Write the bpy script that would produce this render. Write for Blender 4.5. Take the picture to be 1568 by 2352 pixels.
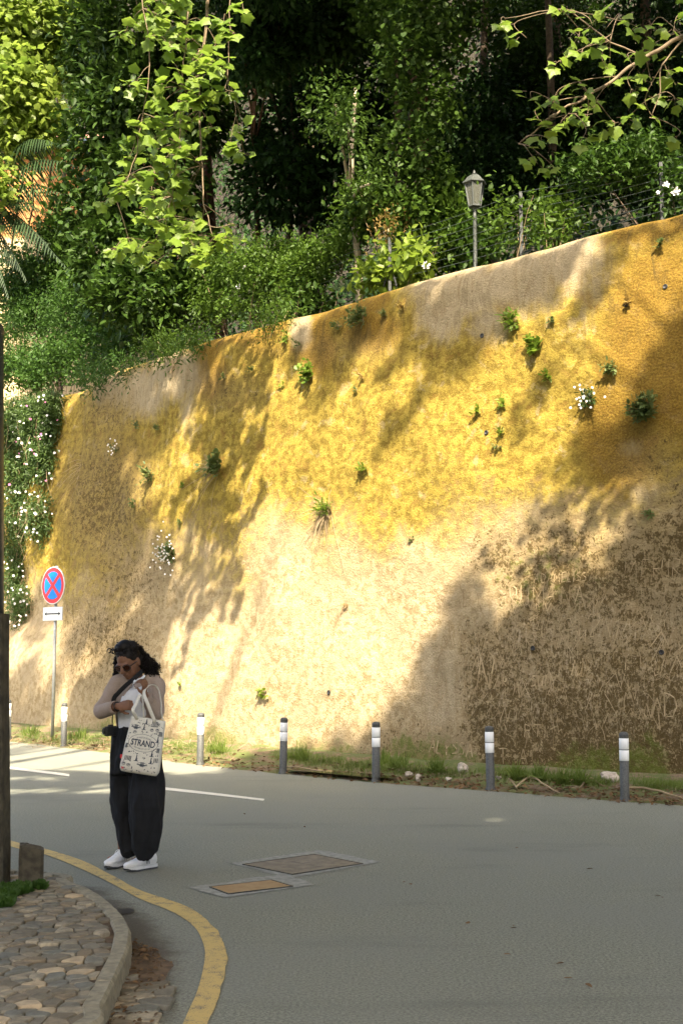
import bpy, bmesh, math, random
import numpy as np
from mathutils import Vector, Matrix, Quaternion, noise

random.seed(7); rng = np.random.default_rng(7)
for o in list(bpy.data.objects): bpy.data.objects.remove(o)
S = bpy.context.scene
COL = S.collection
R = math.radians

# ------------------------------------------------------------------ camera, sky, sun, exposure
CAM_H, F_PX, PITCH = 1.6, 2850.0, math.atan(324/2850.0)      # picture units: 1568 x 2352
cam = bpy.data.cameras.new('camera'); cam_o = bpy.data.objects.new('camera', cam); COL.objects.link(cam_o)
cam_o.location = (0, 0, CAM_H); cam_o.rotation_euler = (R(90)+PITCH, 0, 0)
cam.sensor_fit = 'VERTICAL'; cam.sensor_height = 36; cam.lens = F_PX/2352*36
cam.clip_start = 0.1; cam.clip_end = 2000
cam.dof.use_dof = False
S.camera = cam_o
SUN_EL, SUN_AZ = R(47), R(3)                 # travel direction +Y, a touch to +X
SUN_DIR = Vector((math.sin(SUN_AZ)*math.cos(SUN_EL), math.cos(SUN_AZ)*math.cos(SUN_EL), -math.sin(SUN_EL)))
w = bpy.data.worlds.new('World'); S.world = w; w.use_nodes = True
wn = w.node_tree; bg = wn.nodes['Background']
sky = wn.nodes.new('ShaderNodeTexSky'); sky.sky_type = 'NISHITA'; sky.sun_disc = False
sky.sun_elevation = SUN_EL; sky.sun_rotation = R(180)+SUN_AZ
sky.dust_density = 5.0; sky.ozone_density = 0.3; sky.air_density = 0.8
wn.links.new(sky.outputs[0], bg.inputs[0]); bg.inputs[1].default_value = 0.15
sun = bpy.data.lights.new('sun', 'SUN'); sun.energy = 5.0; sun.angle = R(0.8); sun.color = (1.0, 0.865, 0.665)
sun_o = bpy.data.objects.new('sun', sun); COL.objects.link(sun_o)
sun_o.rotation_euler = SUN_DIR.to_track_quat('-Z', 'Y').to_euler()
S.view_settings.view_transform = 'Standard'; S.view_settings.look = 'None'; S.view_settings.gamma = 1
S.view_settings.use_curve_mapping = False
S.view_settings.exposure = 2.0
S.cycles.use_adaptive_sampling = True; S.cycles.adaptive_threshold = .02
S.cycles.max_bounces = 5; S.cycles.diffuse_bounces = 3; S.cycles.transmission_bounces = 4
S.cycles.transparent_max_bounces = 4; S.cycles.sample_clamp_indirect = 6

# ------------------------------------------------------------------ picture <-> world
CT, ST = math.cos(PITCH), math.sin(PITCH)
def ray(px, py):
    u = (px-784)/F_PX; v = -(py-1176)/F_PX
    return np.array([u, CT - v*ST, ST + v*CT])
def at(px, py, Y):
    d = ray(px, py); t = Y/d[1]
    return Vector((d[0]*t, Y, CAM_H + d[2]*t))
def gnd(px, py, z=0.0):
    d = ray(px, py); t = (z-CAM_H)/d[2]
    return Vector((d[0]*t, d[1]*t, z))
def proj(P):
    P = np.asarray(P, float); x = P[..., 0]; y = P[..., 1]; z = P[..., 2]-CAM_H
    f = y*CT + z*ST; v = -y*ST + z*CT
    return 784 + F_PX*x/f, 1176 - F_PX*v/f

# ------------------------------------------------------------------ helpers
def tag(o, label=None, cat=None, group=None, kind=None):
    if label: o['label'] = label
    if cat: o['category'] = cat
    if group: o['group'] = group
    if kind: o['kind'] = kind
    return o
def empty(name, loc=(0, 0, 0), rz=0.0):
    o = bpy.data.objects.new(name, None); COL.objects.link(o); o.location = loc; o.rotation_euler = (0, 0, rz)
    o.empty_display_size = 0.1
    return o
def link(name, me, m=None, parent=None, smooth=False):
    o = bpy.data.objects.new(name, me); COL.objects.link(o)
    if m is not None and not me.materials: me.materials.append(m)
    if parent is not None:
        o.parent = parent
        o.matrix_parent_inverse = parent.matrix_basis.inverted()
    if smooth:
        me.polygons.foreach_set('use_smooth', [True]*len(me.polygons))
    return o
def mesh_np(name, V, F):
    V = np.asarray(V, np.float32).reshape(-1, 3); F = np.asarray(F, np.int32)
    me = bpy.data.meshes.new(name); n, k = F.shape
    me.vertices.add(len(V)); me.vertices.foreach_set('co', V.ravel())
    me.loops.add(n*k); me.loops.foreach_set('vertex_index', F.ravel())
    me.polygons.add(n); me.polygons.foreach_set('loop_start', np.arange(0, n*k, k, dtype=np.int32))
    me.update(calc_edges=True)
    return me
class MB:
    def __init__(s): s.v = []; s.f = []
    def add(s, V, F):
        b = len(s.v); s.v += [tuple(x) for x in V]; s.f += [tuple(i+b for i in f) for f in F]; return s
    def box(s, c, d, rot=None):
        V = [Vector((x*d[0]/2, y*d[1]/2, z*d[2]/2)) for z in (-1, 1) for y in (-1, 1) for x in (-1, 1)]
        if rot is not None: V = [rot @ x for x in V]
        V = [x + Vector(c) for x in V]
        return s.add(V, [(0, 2, 3, 1), (4, 5, 7, 6), (0, 1, 5, 4), (2, 6, 7, 3), (0, 4, 6, 2), (1, 3, 7, 5)])
    def tube(s, pts, rad, seg=8, flat=1.0, cap=True, up=None, phase=0.0):
        pts = [Vector(p) for p in pts]; n = len(pts)
        if not hasattr(rad, '__len__'): rad = [rad]*n
        rings = []; t0 = (pts[1]-pts[0]).normalized()
        ref = Vector(up) if up is not None else (Vector((0, 0, 1)) if abs(t0.z) < .9 else Vector((1, 0, 0)))
        a = t0.cross(ref).normalized(); V = []
        for i, p in enumerate(pts):
            t = (pts[min(i+1, n-1)]-pts[max(i-1, 0)]).normalized()
            a = (a - t*a.dot(t)).normalized(); b = t.cross(a)
            r = rad[i]; rx, ry = (r if hasattr(r, '__len__') else (r, r*flat))
            for k in range(seg):
                q = 2*math.pi*k/seg + phase
                V.append(p + a*(rx*math.cos(q)) + b*(ry*math.sin(q)))
        F = [(i*seg+k, i*seg+(k+1) % seg, (i+1)*seg+(k+1) % seg, (i+1)*seg+k) for i in range(n-1) for k in range(seg)]
        if cap: F += [tuple(range(seg))[::-1], tuple((n-1)*seg+k for k in range(seg))]
        return s.add(V, F)
    def lathe(s, prof, c=(0, 0, 0), seg=20, ax=None):
        M = Matrix.Identity(3) if ax is None else Vector((0, 0, 1)).rotation_difference(Vector(ax)).to_matrix()
        V = [Vector(c) + M @ Vector((r*math.cos(2*math.pi*k/seg), r*math.sin(2*math.pi*k/seg), z)) for r, z in prof for k in range(seg)]
        n = len(prof)
        F = [(i*seg+k, i*seg+(k+1) % seg, (i+1)*seg+(k+1) % seg, (i+1)*seg+k) for i in range(n-1) for k in range(seg)]
        F += [tuple(range(seg))[::-1], tuple((n-1)*seg+k for k in range(seg))]
        return s.add(V, F)
    def ell(s, c, r, rot=None, seg=16, rings=10):
        V = []; F = []
        for i in range(rings+1):
            th = math.pi*(i/rings); th = min(max(th, .02), math.pi-.02)
            for k in range(seg):
                ph = 2*math.pi*k/seg
                p = Vector((r[0]*math.sin(th)*math.cos(ph), r[1]*math.sin(th)*math.sin(ph), r[2]*math.cos(th)))
                if rot is not None: p = rot @ p
                V.append(p+Vector(c))
        F = [(i*seg+k, (i+1)*seg+k, (i+1)*seg+(k+1) % seg, i*seg+(k+1) % seg) for i in range(rings) for k in range(seg)]
        F += [tuple(range(seg)), tuple(rings*seg+k for k in range(seg))[::-1]]
        return s.add(V, F)
    def mesh(s, name):
        me = bpy.data.meshes.new(name); me.from_pydata(s.v, [], s.f); me.update(); return me
    def build(s, name, m=None, parent=None, smooth=False): return link(name, s.mesh(name), m, parent, smooth)
def remesh(mb, voxel, smooth=0, name='body'):
    me = mb.mesh('tmp'); o = bpy.data.objects.new('tmp', me); COL.objects.link(o)
    md = o.modifiers.new('r', 'REMESH'); md.mode = 'VOXEL'; md.voxel_size = voxel
    if smooth:
        sm = o.modifiers.new('s', 'SMOOTH'); sm.iterations = smooth; sm.factor = .5
    dg = bpy.context.evaluated_depsgraph_get()
    r = bpy.data.meshes.new_from_object(o.evaluated_get(dg)); r.name = name
    bpy.data.objects.remove(o); bpy.data.meshes.remove(me)
    r.polygons.foreach_set('use_smooth', [True]*len(r.polygons))
    return r
def catmull(P, n=6):
    P = [Vector(p) for p in P]; Q = [P[0]*2-P[1]] + P + [P[-1]*2-P[-2]]; out = []
    for i in range(1, len(Q)-2):
        for k in range(n):
            t = k/n; a, b, c, d = Q[i-1], Q[i], Q[i+1], Q[i+2]
            out.append(.5*((2*b)+(c-a)*t+(2*a-5*b+4*c-d)*t*t+(3*b-a-3*c+d)*t**3))
    out.append(P[-1]); return out
def lerp_list(L, n):
    xs = np.linspace(0, len(L)-1, n); return list(np.interp(xs, range(len(L)), L))
# numpy value noise
_perm = rng.random((256, 256))
def vnoise(x, y):
    x = np.asarray(x, float); y = np.asarray(y, float)
    xi = np.floor(x).astype(int); yi = np.floor(y).astype(int); fx = x-xi; fy = y-yi
    fx = fx*fx*(3-2*fx); fy = fy*fy*(3-2*fy); g = lambda a, b: _perm[a % 256, b % 256]
    return (g(xi, yi)*(1-fx)+g(xi+1, yi)*fx)*(1-fy)+(g(xi, yi+1)*(1-fx)+g(xi+1, yi+1)*fx)*fy
def fbm(x, y, o=4):
    r = 0; a = .5
    for i in range(o): r = r+a*vnoise(x*2**i+17*i, y*2**i+31*i); a *= .5
    return r/(1-.5**o)
def sstep(a, b, x):
    t = np.clip((np.asarray(x, float)-a)/(b-a), 0, 1); return t*t*(3-2*t)

# ------------------------------------------------------------------ materials
class NM:
    def __init__(s, name):
        s.m = bpy.data.materials.new(name); s.m.use_nodes = True; s.t = s.m.node_tree; s.N = s.t.nodes; s.L = s.t.links
        s.p = s.N['Principled BSDF']; s.out = s.N['Material Output']
    def n(s, ty, **k):
        x = s.N.new('ShaderNode'+ty)
        for a, b in k.items(): setattr(x, a, b)
        return x
    def ln(s, a, b): s.L.new(a, b); return s
    def val(s, sock, v):
        if hasattr(v, 'is_linked') or isinstance(v, bpy.types.NodeSocket): s.L.new(v, sock)
        else: sock.default_value = v
    def coord(s, k='Object'): return s.n('TexCoord').outputs[k]
    def mapping(s, v, sc): m = s.n('Mapping'); s.L.new(v, m.inputs[0]); m.inputs['Scale'].default_value = sc; return m.outputs[0]
    def noise(s, v, sc, det=6, rough=.6, dist=0):
        x = s.n('TexNoise'); s.L.new(v, x.inputs['Vector']); x.inputs['Scale'].default_value = sc
        x.inputs['Detail'].default_value = det; x.inputs['Roughness'].default_value = rough; x.inputs['Distortion'].default_value = dist
        return x.outputs[0]
    def ramp(s, f, a, b, c0=0.0, c1=1.0):
        x = s.n('MapRange', interpolation_type='SMOOTHSTEP'); s.val(x.inputs[0], f)
        for i, v in ((1, a), (2, b), (3, c0), (4, c1)): x.inputs[i].default_value = v
        return x.outputs[0]
    def mix(s, f, a, b):
        x = s.n('Mix', data_type='RGBA'); s.val(x.inputs[0], f)
        s.val(x.inputs[6], a if not isinstance(a, tuple) else (*a, 1)); s.val(x.inputs[7], b if not isinstance(b, tuple) else (*b, 1))
        return x.outputs[2]
    def math(s, op, a, b=0.0):
        x = s.n('Math', operation=op); s.val(x.inputs[0], a); s.val(x.inputs[1], b); return x.outputs[0]
    def attr(s, nm): x = s.n('Attribute'); x.attribute_name = nm; return x.outputs['Fac']
    def bump(s, h, strength=.4, dist=.02):
        x = s.n('Bump'); x.inputs['Strength'].default_value = strength; x.inputs['Distance'].default_value = dist
        s.L.new(h, x.inputs['Height']); s.L.new(x.outputs[0], s.p.inputs['Normal']); return x
    def color(s, c): s.val(s.p.inputs['Base Color'], c if not isinstance(c, tuple) else (*c, 1)); return s
    def rough(s, r): s.val(s.p.inputs['Roughness'], r); return s
def simple(name, c, rough=.6, var=.15, sc=30, bump=.1, metal=0.0, spec=.4):
    k = NM(name); v = k.coord(); f = k.noise(v, sc)
    k.color(k.mix(k.ramp(f, .3, .7), tuple(x*(1-var) for x in c), tuple(min(1, x*(1+var)) for x in c))).rough(rough)
    k.p.inputs['Metallic'].default_value = metal; k.p.inputs['Specular IOR Level'].default_value = spec
    if bump: k.bump(f, bump, .01)
    return k.m
def island(k):
    g = k.n('NewGeometry'); o = k.n('ObjectInfo')
    return k.math('FRACT', k.math('ADD', g.outputs['Random Per Island'], o.outputs['Random']))
def leafmat(name, c1, c2, trans=.35, rough=.45, spec=.35):
    k = NM(name); r = island(k); big = k.noise(k.coord(), 1.3, 2)
    c = k.mix(r, c1, c2); c = k.mix(k.ramp(big, .35, .7, 0, .5), c, tuple(x*1.25 for x in c2))
    k.color(c).rough(rough); k.p.inputs['Specular IOR Level'].default_value = spec
    t = k.n('BsdfTranslucent'); hs = k.n('HueSaturation'); hs.inputs['Value'].default_value = 1.5; hs.inputs['Hue'].default_value = .5
    k.ln(c, hs.inputs['Color']); k.ln(hs.outputs[0], t.inputs[0])
    mx = k.n('MixShader'); mx.inputs[0].default_value = trans
    k.ln(k.p.outputs[0], mx.inputs[1]); k.ln(t.outputs[0], mx.inputs[2]); k.ln(mx.outputs[0], k.out.inputs[0])
    return k.m
M = {}
M['plane_leaf'] = leafmat('plane_leaf', (.085, .15, .016), (.155, .225, .028), .45)
M['canopy_leaf'] = leafmat('canopy_leaf', (.10, .145, .025), (.16, .205, .035), .45)
M['gold_leaf'] = leafmat('gold_leaf', (.085, .14, .016), (.19, .25, .04), .5)
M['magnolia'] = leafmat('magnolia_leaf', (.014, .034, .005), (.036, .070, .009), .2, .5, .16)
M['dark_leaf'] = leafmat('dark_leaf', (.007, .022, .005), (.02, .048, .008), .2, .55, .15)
M['mid_leaf'] = leafmat('mid_leaf', (.020, .05, .006), (.047, .092, .012), .3, .5, .2)
M['ivy'] = leafmat('ivy_leaf', (.018, .042, .006), (.045, .082, .011), .25, .5, .16)
M['rose_leaf'] = leafmat('rose_leaf', (.028, .062, .007), (.066, .115, .013), .35, .5, .2)
M['bush_leaf'] = leafmat('bush_leaf', (.02, .052, .009), (.046, .095, .014), .3, .5, .2)
M['grey_leaf'] = leafmat('daisy_leaf', (.035, .072, .016), (.078, .125, .03), .3)
M['palm_leaf'] = leafmat('palm_leaf', (.014, .03, .010), (.03, .055, .018), .2, .5, .2)
M['lime_leaf'] = leafmat('lime_leaf', (.09, .15, .014), (.16, .22, .025), .45)
M['weed'] = leafmat('weed_leaf', (.065, .10, .03), (.135, .17, .055), .35, .5, .2)
M['dry'] = leafmat('dry_stem', (.22, .16, .09), (.38, .29, .17), .1, .8)
M['grass'] = leafmat('grass_blade', (.07, .12, .018), (.14, .19, .035), .35)
M['dead'] = leafmat('dead_leaf', (.07, .042, .02), (.17, .10, .045), .2, .8)
M['ochre_leaf'] = leafmat('ochre_leaf', (.2, .13, .04), (.28, .2, .06), .3)
M['petal'] = simple('white_petal', (.82, .80, .78), .6, .05, bump=0)
M['pink'] = simple('pink_petal', (.62, .22, .40), .6, .1, bump=0)
M['bark'] = simple('bark', (.10, .07, .045), .9, .35, 14, .6)
M['pale_bark'] = simple('pale_bark', (.30, .25, .17), .85, .3, 9, .4)
M['twig_bark'] = simple('twig_bark', (.17, .125, .075), .85, .3, 12, .3)
M['red_bark'] = simple('red_bark', (.12, .06, .035), .9, .3, 10, .5)
M['iron'] = simple('painted_iron', (.035, .04, .04), .45, .25, 40, .1)
M['zinc'] = simple('galvanised_steel', (.34, .36, .36), .45, .12, 25, .05, .5)
M['white'] = simple('white_sheeting', (.80, .81, .80), .5, .03, 20, 0)
M['red'] = simple('red_sheeting', (.62, .035, .045), .4, .05, 10, 0)
M['blue'] = simple('blue_sheeting', (.006, .19, .62), .4, .05, 10, 0)
M['black'] = simple('black_paint', (.02, .02, .02), .5, .1, 10, 0)

# ------------------------------------------------------------------ setting: ground, road
def asphalt(dirt=False):
    k = NM('asphalt'); v = k.coord()
    f1 = k.noise(v, 62, 4, .8); f2 = k.noise(v, .55, 5, .6); f3 = k.noise(v, 110, 3); f4 = k.noise(k.mapping(v, (.35, 1.2, 1)), 1.1, 6, .65)
    c = k.mix(k.ramp(f1, .3, .72), (.088, .095, .070), (.32, .328, .262))
    c = k.mix(k.ramp(f3, .56, .72, 0, .6), c, (.42, .42, .365))
    c = k.mix(k.ramp(f2, .36, .66, 0, .5), c, (.215, .218, .182))
    c = k.mix(k.ramp(f4, .54, .74, 0, .45), c, (.105, .108, .092))
    if dirt: c = k.mix(k.ramp(k.math('ADD', k.attr('dirt'), k.math('MULTIPLY', k.math('SUBTRACT', k.noise(v, 7, 6, .7), .5), .8)), .12, .62, 0, .85), c, k.mix(f1, (.045, .036, .024), (.10, .08, .055)))
    k.color(c).rough(k.ramp(f2, .3, .7, .72, .88)); k.p.inputs['Specular IOR Level'].default_value = .35
    k.bump(f1, .8, .008); return k.m
M['asphalt'] = asphalt()
M['soil'] = simple('soil', (.115, .075, .042), .95, .45, 9, .8)
def sheet(name, pts, z, m, parent=None):
    me = bpy.data.meshes.new(name); me.from_pydata([(p[0], p[1], z) for p in pts], [], [tuple(range(len(pts)))]); me.update()
    return link(name, me, m, parent)
tag(sheet('ground', [(-400, -400), (400, -400), (400, 400), (-400, 400)], -.03, M['soil']), kind='structure')
tag(sheet('road', [(-60, -40), (60, -40), (60, 70), (-60, 70)], 0, M['asphalt']), kind='structure')

# ------------------------------------------------------------------ retaining wall
BASE_PX = [(1568, 1806), (1340, 1792), (1126, 1778), (863, 1757), (650, 1737), (460, 1720), (300, 1703), (160, 1688), (20, 1672)]
B = [gnd(*p) for p in BASE_PX]
B = [B[0]+(B[0]-B[2]).normalized()*6.5, B[0]+(B[0]-B[2]).normalized()*3] + B + [B[-1]+(B[-1]-B[-3]).normalized()*4, B[-1]+(B[-1]-B[-3]).normalized()*12]
BC = catmull(B, 24); BA = np.array([p[:] for p in BC])
seglen = np.r_[0, np.cumsum(np.linalg.norm(np.diff(BA, axis=0), axis=1))]; SL = seglen[-1]
NS, NR = int(SL/.065), 112
sv = np.linspace(0, SL, NS)
bx = np.interp(sv, seglen, BA[:, 0]); by = np.interp(sv, seglen, BA[:, 1])
ker = np.ones(21)/21
def smooth1(a): return np.convolve(np.pad(a, 10, mode='edge'), ker, 'valid')
tx = smooth1(np.gradient(bx)); ty = smooth1(np.gradient(by)); tl = np.hypot(tx, ty); tx /= tl; ty /= tl
nx, ny = ty, -tx                                   # pick the side that points away from the camera
flip = np.sign(nx*bx+ny*by); nx *= flip; ny *= flip
TOP_PX = np.array([(-400, 1055), (-150, 975), (60, 912), (165, 880), (330, 828), (480, 780), (640, 733), (800, 690), (1000, 630), (1200, 580), (1370, 535), (1568, 488), (1800, 425), (2400, 270)], float)
BATTER = .085
def top_height():
    H = np.full(NS, 7.0)
    for _ in range(6):
        o = BATTER*H + .25
        px, _py = proj(np.stack([bx+nx*o, by+ny*o, H], 1))
        py = np.interp(px, TOP_PX[:, 0], TOP_PX[:, 1])
        Y = by+ny*o; v = -(py-1176)/F_PX
        H = CAM_H + Y*(ST+v*CT)/(CT-v*ST)
    return smooth1(np.clip(H, 6.0, 8.0))
HT = top_height()
PX_BASE, _ = proj(np.stack([bx, by, np.zeros(NS)], 1))
RHO = .5
NF, NCAP = 96, 10
def wall_grid():
    V = np.zeros((NF+NCAP+4, NS, 3)); S2, _ = np.meshgrid(sv, np.arange(NF+NCAP+4)); Hh = np.zeros_like(S2)
    step_s = np.interp(118, PX_BASE[::-1], sv[::-1])
    for j in range(NF+NCAP+4):
        if j < NF:
            h = (HT-RHO)*j/(NF-1); o = BATTER*h
        elif j < NF+NCAP:
            a = R(100)*(j-NF+1)/NCAP; h = HT-RHO+RHO*math.sin(a); o = BATTER*(HT-RHO)+RHO*(1-math.cos(a))
        else:
            q = j-NF-NCAP+1; h = HT - .03*q - (.6 if q == 4 else 0); o = BATTER*(HT-RHO)+RHO+.12*q
        n = (fbm(sv*.45, h*.45, 3)-.5)*.30 + (fbm(sv*1.7+40, h*1.7, 3)-.5)*.09 + (fbm(sv*5+9, h*5, 3)-.5)*.028
        st = .5*sstep(step_s, step_s+.25, sv)*sstep(1.2, 2.8, h)        # the far bay stands back behind the plants
        oo = o - n*np.clip(h/1.0, .15, 1) + st
        V[j] = np.stack([bx+nx*oo, by+ny*oo, np.broadcast_to(h, (NS,))], 1); Hh[j] = h
    return V, Hh
WV, WH = wall_grid(); NRW = WV.shape[0]
def wall_surf(s, h):
    """point on the wall face at s metres along and h metres up, and its outward normal"""
    i = np.clip(s/SL*(NS-1), 0, NS-2.001); i0 = int(i); fi = i-i0
    Hs = HT[i0]-RHO; j = np.clip(h/Hs*(NF-1), 0, NF-1.001); j0 = int(j); fj = j-j0
    p = (WV[j0, i0]*(1-fi)+WV[j0, i0+1]*fi)*(1-fj)+(WV[j0+1, i0]*(1-fi)+WV[j0+1, i0+1]*fi)*fj
    n = np.array([-nx[i0], -ny[i0], BATTER]); n /= np.linalg.norm(n)
    return Vector(p), Vector(n)
WPX, WPY = proj(WV)
def wall_sh(px, py):
    d = (WPX[:NF]-px)**2+(WPY[:NF]-py)**2; k = np.unravel_index(np.argmin(d), d.shape)
    return sv[k[1]], WH[k]
def wall_mat():
    k = NM('old_plaster_with_lichen'); uv = k.coord('UV')
    A = k.attr
    fine = k.noise(uv, 34, 5, .7); mid = k.noise(uv, 7, 6, .68); big = k.noise(uv, 1.6, 5, .6)
    drip = k.noise(k.mapping(uv, (3.2, .9, 1)), 1.6, 7, .72, .5); spk = k.noise(uv, 75, 3, .6)
    base = k.mix(k.ramp(mid, .42, .57), (.29, .215, .11), (.45, .36, .215))
    base = k.mix(k.ramp(fine, .54, .66, 0, .35), base, (.19, .135, .065))
    base = k.mix(k.ramp(big, .42, .62, 0, .6), base, (.33, .26, .155))
    mid2 = k.noise(uv, 3.1, 7, .7, .6)
    yel = k.mix(k.ramp(mid, .43, .56), (.165, .113, .011), (.295, .215, .026))
    yel = k.mix(k.ramp(fine, .52, .66, 0, .45), yel, (.40, .315, .07))
    yel = k.mix(k.ramp(fine, .45, .36, 0, .35), yel, (.10, .068, .012))
    yel = k.mix(k.ramp(mid2, .56, .64, 0, .45), yel, (.37, .295, .16))
    yel = k.mix(k.ramp(mid2, .45, .36, 0, .6), yel, (.18, .095, .015))
    li = k.ramp(k.math('ADD', A('lichen'), k.math('MULTIPLY', k.math('SUBTRACT', k.math('ADD', k.math('MULTIPLY', mid, .5), k.math('MULTIPLY', mid2, .5)), .5), 1.5)), .2, .85, 0, .92)
    c = k.mix(li, base, yel)
    orr = k.mix(k.ramp(fine, .35, .65), (.115, .06, .010), (.225, .14, .022))
    c = k.mix(k.ramp(k.math('ADD', A('orange'), k.math('MULTIPLY', k.math('SUBTRACT', mid, .5), .7)), .35, .75, 0, .85), c, orr)
    gr = k.mix(k.ramp(drip, .3, .7), (.24, .185, .105), (.41, .34, .22))
    c = k.mix(k.ramp(k.math('ADD', A('pale'), k.math('MULTIPLY', k.math('SUBTRACT', k.math('ADD', k.math('MULTIPLY', drip, .5), k.math('MULTIPLY', mid2, .5)), .5), .9)), .25, .8, 0, .95), c, gr)
    dk = k.mix(fine, (.045, .03, .010), (.11, .075, .024))
    d1 = k.math('ADD', k.math('MULTIPLY', k.noise(uv, 9, 8, .75, .5), .6), k.math('MULTIPLY', k.noise(k.mapping(uv, (1.5, 1, 1)), 26, 5, .7, .3), .4))
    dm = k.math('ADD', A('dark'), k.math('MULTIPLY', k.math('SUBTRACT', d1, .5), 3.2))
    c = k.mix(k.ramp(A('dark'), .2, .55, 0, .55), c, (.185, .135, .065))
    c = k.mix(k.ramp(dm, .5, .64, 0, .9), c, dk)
    streak = k.math('MULTIPLY', k.ramp(drip, .5, .62), A('streak'))
    c = k.mix(k.math('MULTIPLY', streak, .7), c, (.085, .058, .018))
    mo = k.math('ADD', A('moss'), k.math('MULTIPLY', k.math('SUBTRACT', mid, .5), 1.0))
    c = k.mix(k.ramp(mo, .4, .7, 0, .85), c, k.mix(fine, (.06, .085, .012), (.15, .17, .03)))
    c = k.mix(k.ramp(spk, .66, .76, 0, .6), c, (.14, .09, .035))
    c = k.mix(k.ramp(spk, .24, .32, .4, 0), c, (.62, .53, .36))
    for mp, sc, wd, off in (((11, 2.6, 1), 1.0, .02, 0), ((7, 3.6, 1), 1.3, .016, 4), ((20, 6, 1), 1.0, .025, 9)):
        m_ = k.n('Mapping'); k.ln(uv, m_.inputs[0]); m_.inputs['Scale'].default_value = mp; m_.inputs['Location'].default_value = (off, off, off)
        nz = k.noise(m_.outputs[0], sc, 2, .5, .8); ln_ = k.ramp(k.math('ABSOLUTE', k.math('SUBTRACT', nz, .5)), .0, wd, 1, 0)
        br = k.ramp(k.noise(uv, 2.3+off, 3), .42, .58)
        c = k.mix(k.math('MULTIPLY', k.math('MULTIPLY', ln_, br), k.math('MULTIPLY', A('scratch'), .8)), c, (.40, .32, .205))
    k.color(c).rough(.95); k.p.inputs['Specular IOR Level'].default_value = .15
    hgt = k.math('ADD', k.math('MULTIPLY', fine, .5), k.math('MULTIPLY', mid, .8))
    k.bump(hgt, 1.0, .055); return k.m
M['wall'] = wall_mat()
def gauss(cx, cy, rx, ry): return np.exp(-(((WPX-cx)/rx)**2+((WPY-cy)/ry)**2))
def build_wall():
    ii, jj = np.meshgrid(np.arange(NS-1), np.arange(NRW-1)); a = (jj*NS+ii).ravel()
    F = np.stack([a, a+1, a+NS+1, a+NS], 1)
    me = mesh_np('retaining_wall', WV.reshape(-1, 3), F)
    if me.polygons[0].normal.y > 0: me.flip_normals()
    uvl = me.uv_layers.new(name='UVMap'); vi = np.zeros(len(me.loops), np.int32); me.loops.foreach_get('vertex_index', vi)
    U = np.stack([np.broadcast_to(sv, WH.shape).ravel(), WH.ravel()], 1)[vi]; uvl.data.foreach_set('uv', U.ravel().astype(np.float32))
    S2 = np.broadcast_to(sv, WH.shape); nb = fbm(S2*.8, WH*.8+5, 4)-.5; nd = fbm(S2*2.6, WH*.5+5, 4)-.5
    low = 1290 + np.interp(WPX, [0, 300, 500, 900, 1568], [90, 60, 0, -30, 10])
    lich = sstep(230, -260, WPY-low + nb*420)
    lich = lich*(1-.55*sstep(1020, 1250, WPY)*sstep(900, 1250, WPX))
    pale = np.zeros_like(WPX)
    for cx, cy, rx, ry, a in ((1060, 655, 120, 75, 1), (1190, 640, 100, 75, 1), (1300, 590, 90, 80, 1), (1010, 720, 60, 70, .9), (1120, 740, 55, 60, .7), (690, 760, 24, 45, 1),
                              (400, 860, 60, 60, 1), (330, 900, 60, 60, .9), (255, 890, 60, 50, .8), (430, 940, 24, 80, .6), (1350, 640, 40, 90, .7), (1010, 1590, 45, 120, .95), (1055, 1735, 30, 45, .9), (1480, 1130, 60, 40, .55), (1210, 1180, 50, 40, .5), (1350, 1450, 150, 45, .6), (1540, 1400, 90, 70, .6), (1130, 1430, 80, 50, .6), (1450, 1030, 40, 30, .5), (1230, 1540, 60, 50, .5)):
        pale = np.maximum(pale, a*gauss(cx, cy, rx*1.25, ry*1.25))
    pale *= sstep(1.3, .35, np.maximum(0, -nd)*2.5)
    orange = np.maximum.reduce([gauss(1530, 780, 190, 300), .9*gauss(1420, 1000, 130, 190), .9*gauss(730, 800, 60, 90), .8*gauss(850, 760, 110, 80), .8*gauss(480, 860, 70, 90),
                                .55*gauss(1120, 800, 60, 90), .6*gauss(600, 800, 100, 50), .7*gauss(1500, 520, 160, 40), .5*gauss(300, 1050, 120, 150)])
    orange = np.clip(orange+.5*sstep(.5, .1, np.abs(HT[None]-WH))*(pale < .3), 0, 1)
    dark = np.maximum.reduce([.62*sstep(900, 1200, WPX+nb*420)*sstep(980, 1300, WPY+nb*300), .45*gauss(1500, 1100, 150, 170), .5*sstep(1540, 1700, WPY+nb*120)*sstep(560, 1050, WPX+nb*200),  # brown mottling; lower right also painted darker for the shade on it
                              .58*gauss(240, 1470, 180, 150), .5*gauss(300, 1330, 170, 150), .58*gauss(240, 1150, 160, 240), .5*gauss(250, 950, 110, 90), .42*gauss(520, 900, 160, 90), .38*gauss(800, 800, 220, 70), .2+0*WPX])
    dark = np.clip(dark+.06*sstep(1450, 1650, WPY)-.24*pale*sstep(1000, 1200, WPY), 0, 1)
    moss = np.maximum(sstep(.8, .05, WH+nb*1.6)*.6, .45*gauss(1230, 1330, 330, 190)*sstep(900, 1100, WPX))
    moss = np.maximum(moss, .3*gauss(260, 1300, 200, 260))
    streak = sstep(2.6, .2, HT[None]-WH+nb*3)*.9*(1-.25*(pale > .5))
    scr = sstep(1290, 1400, WPY+nb*80)*sstep(1740, 1650, WPY)*np.interp(WPX, [0, 300, 500, 900, 1050, 1568], [.9, .9, .6, .6, 1, 1])
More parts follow.
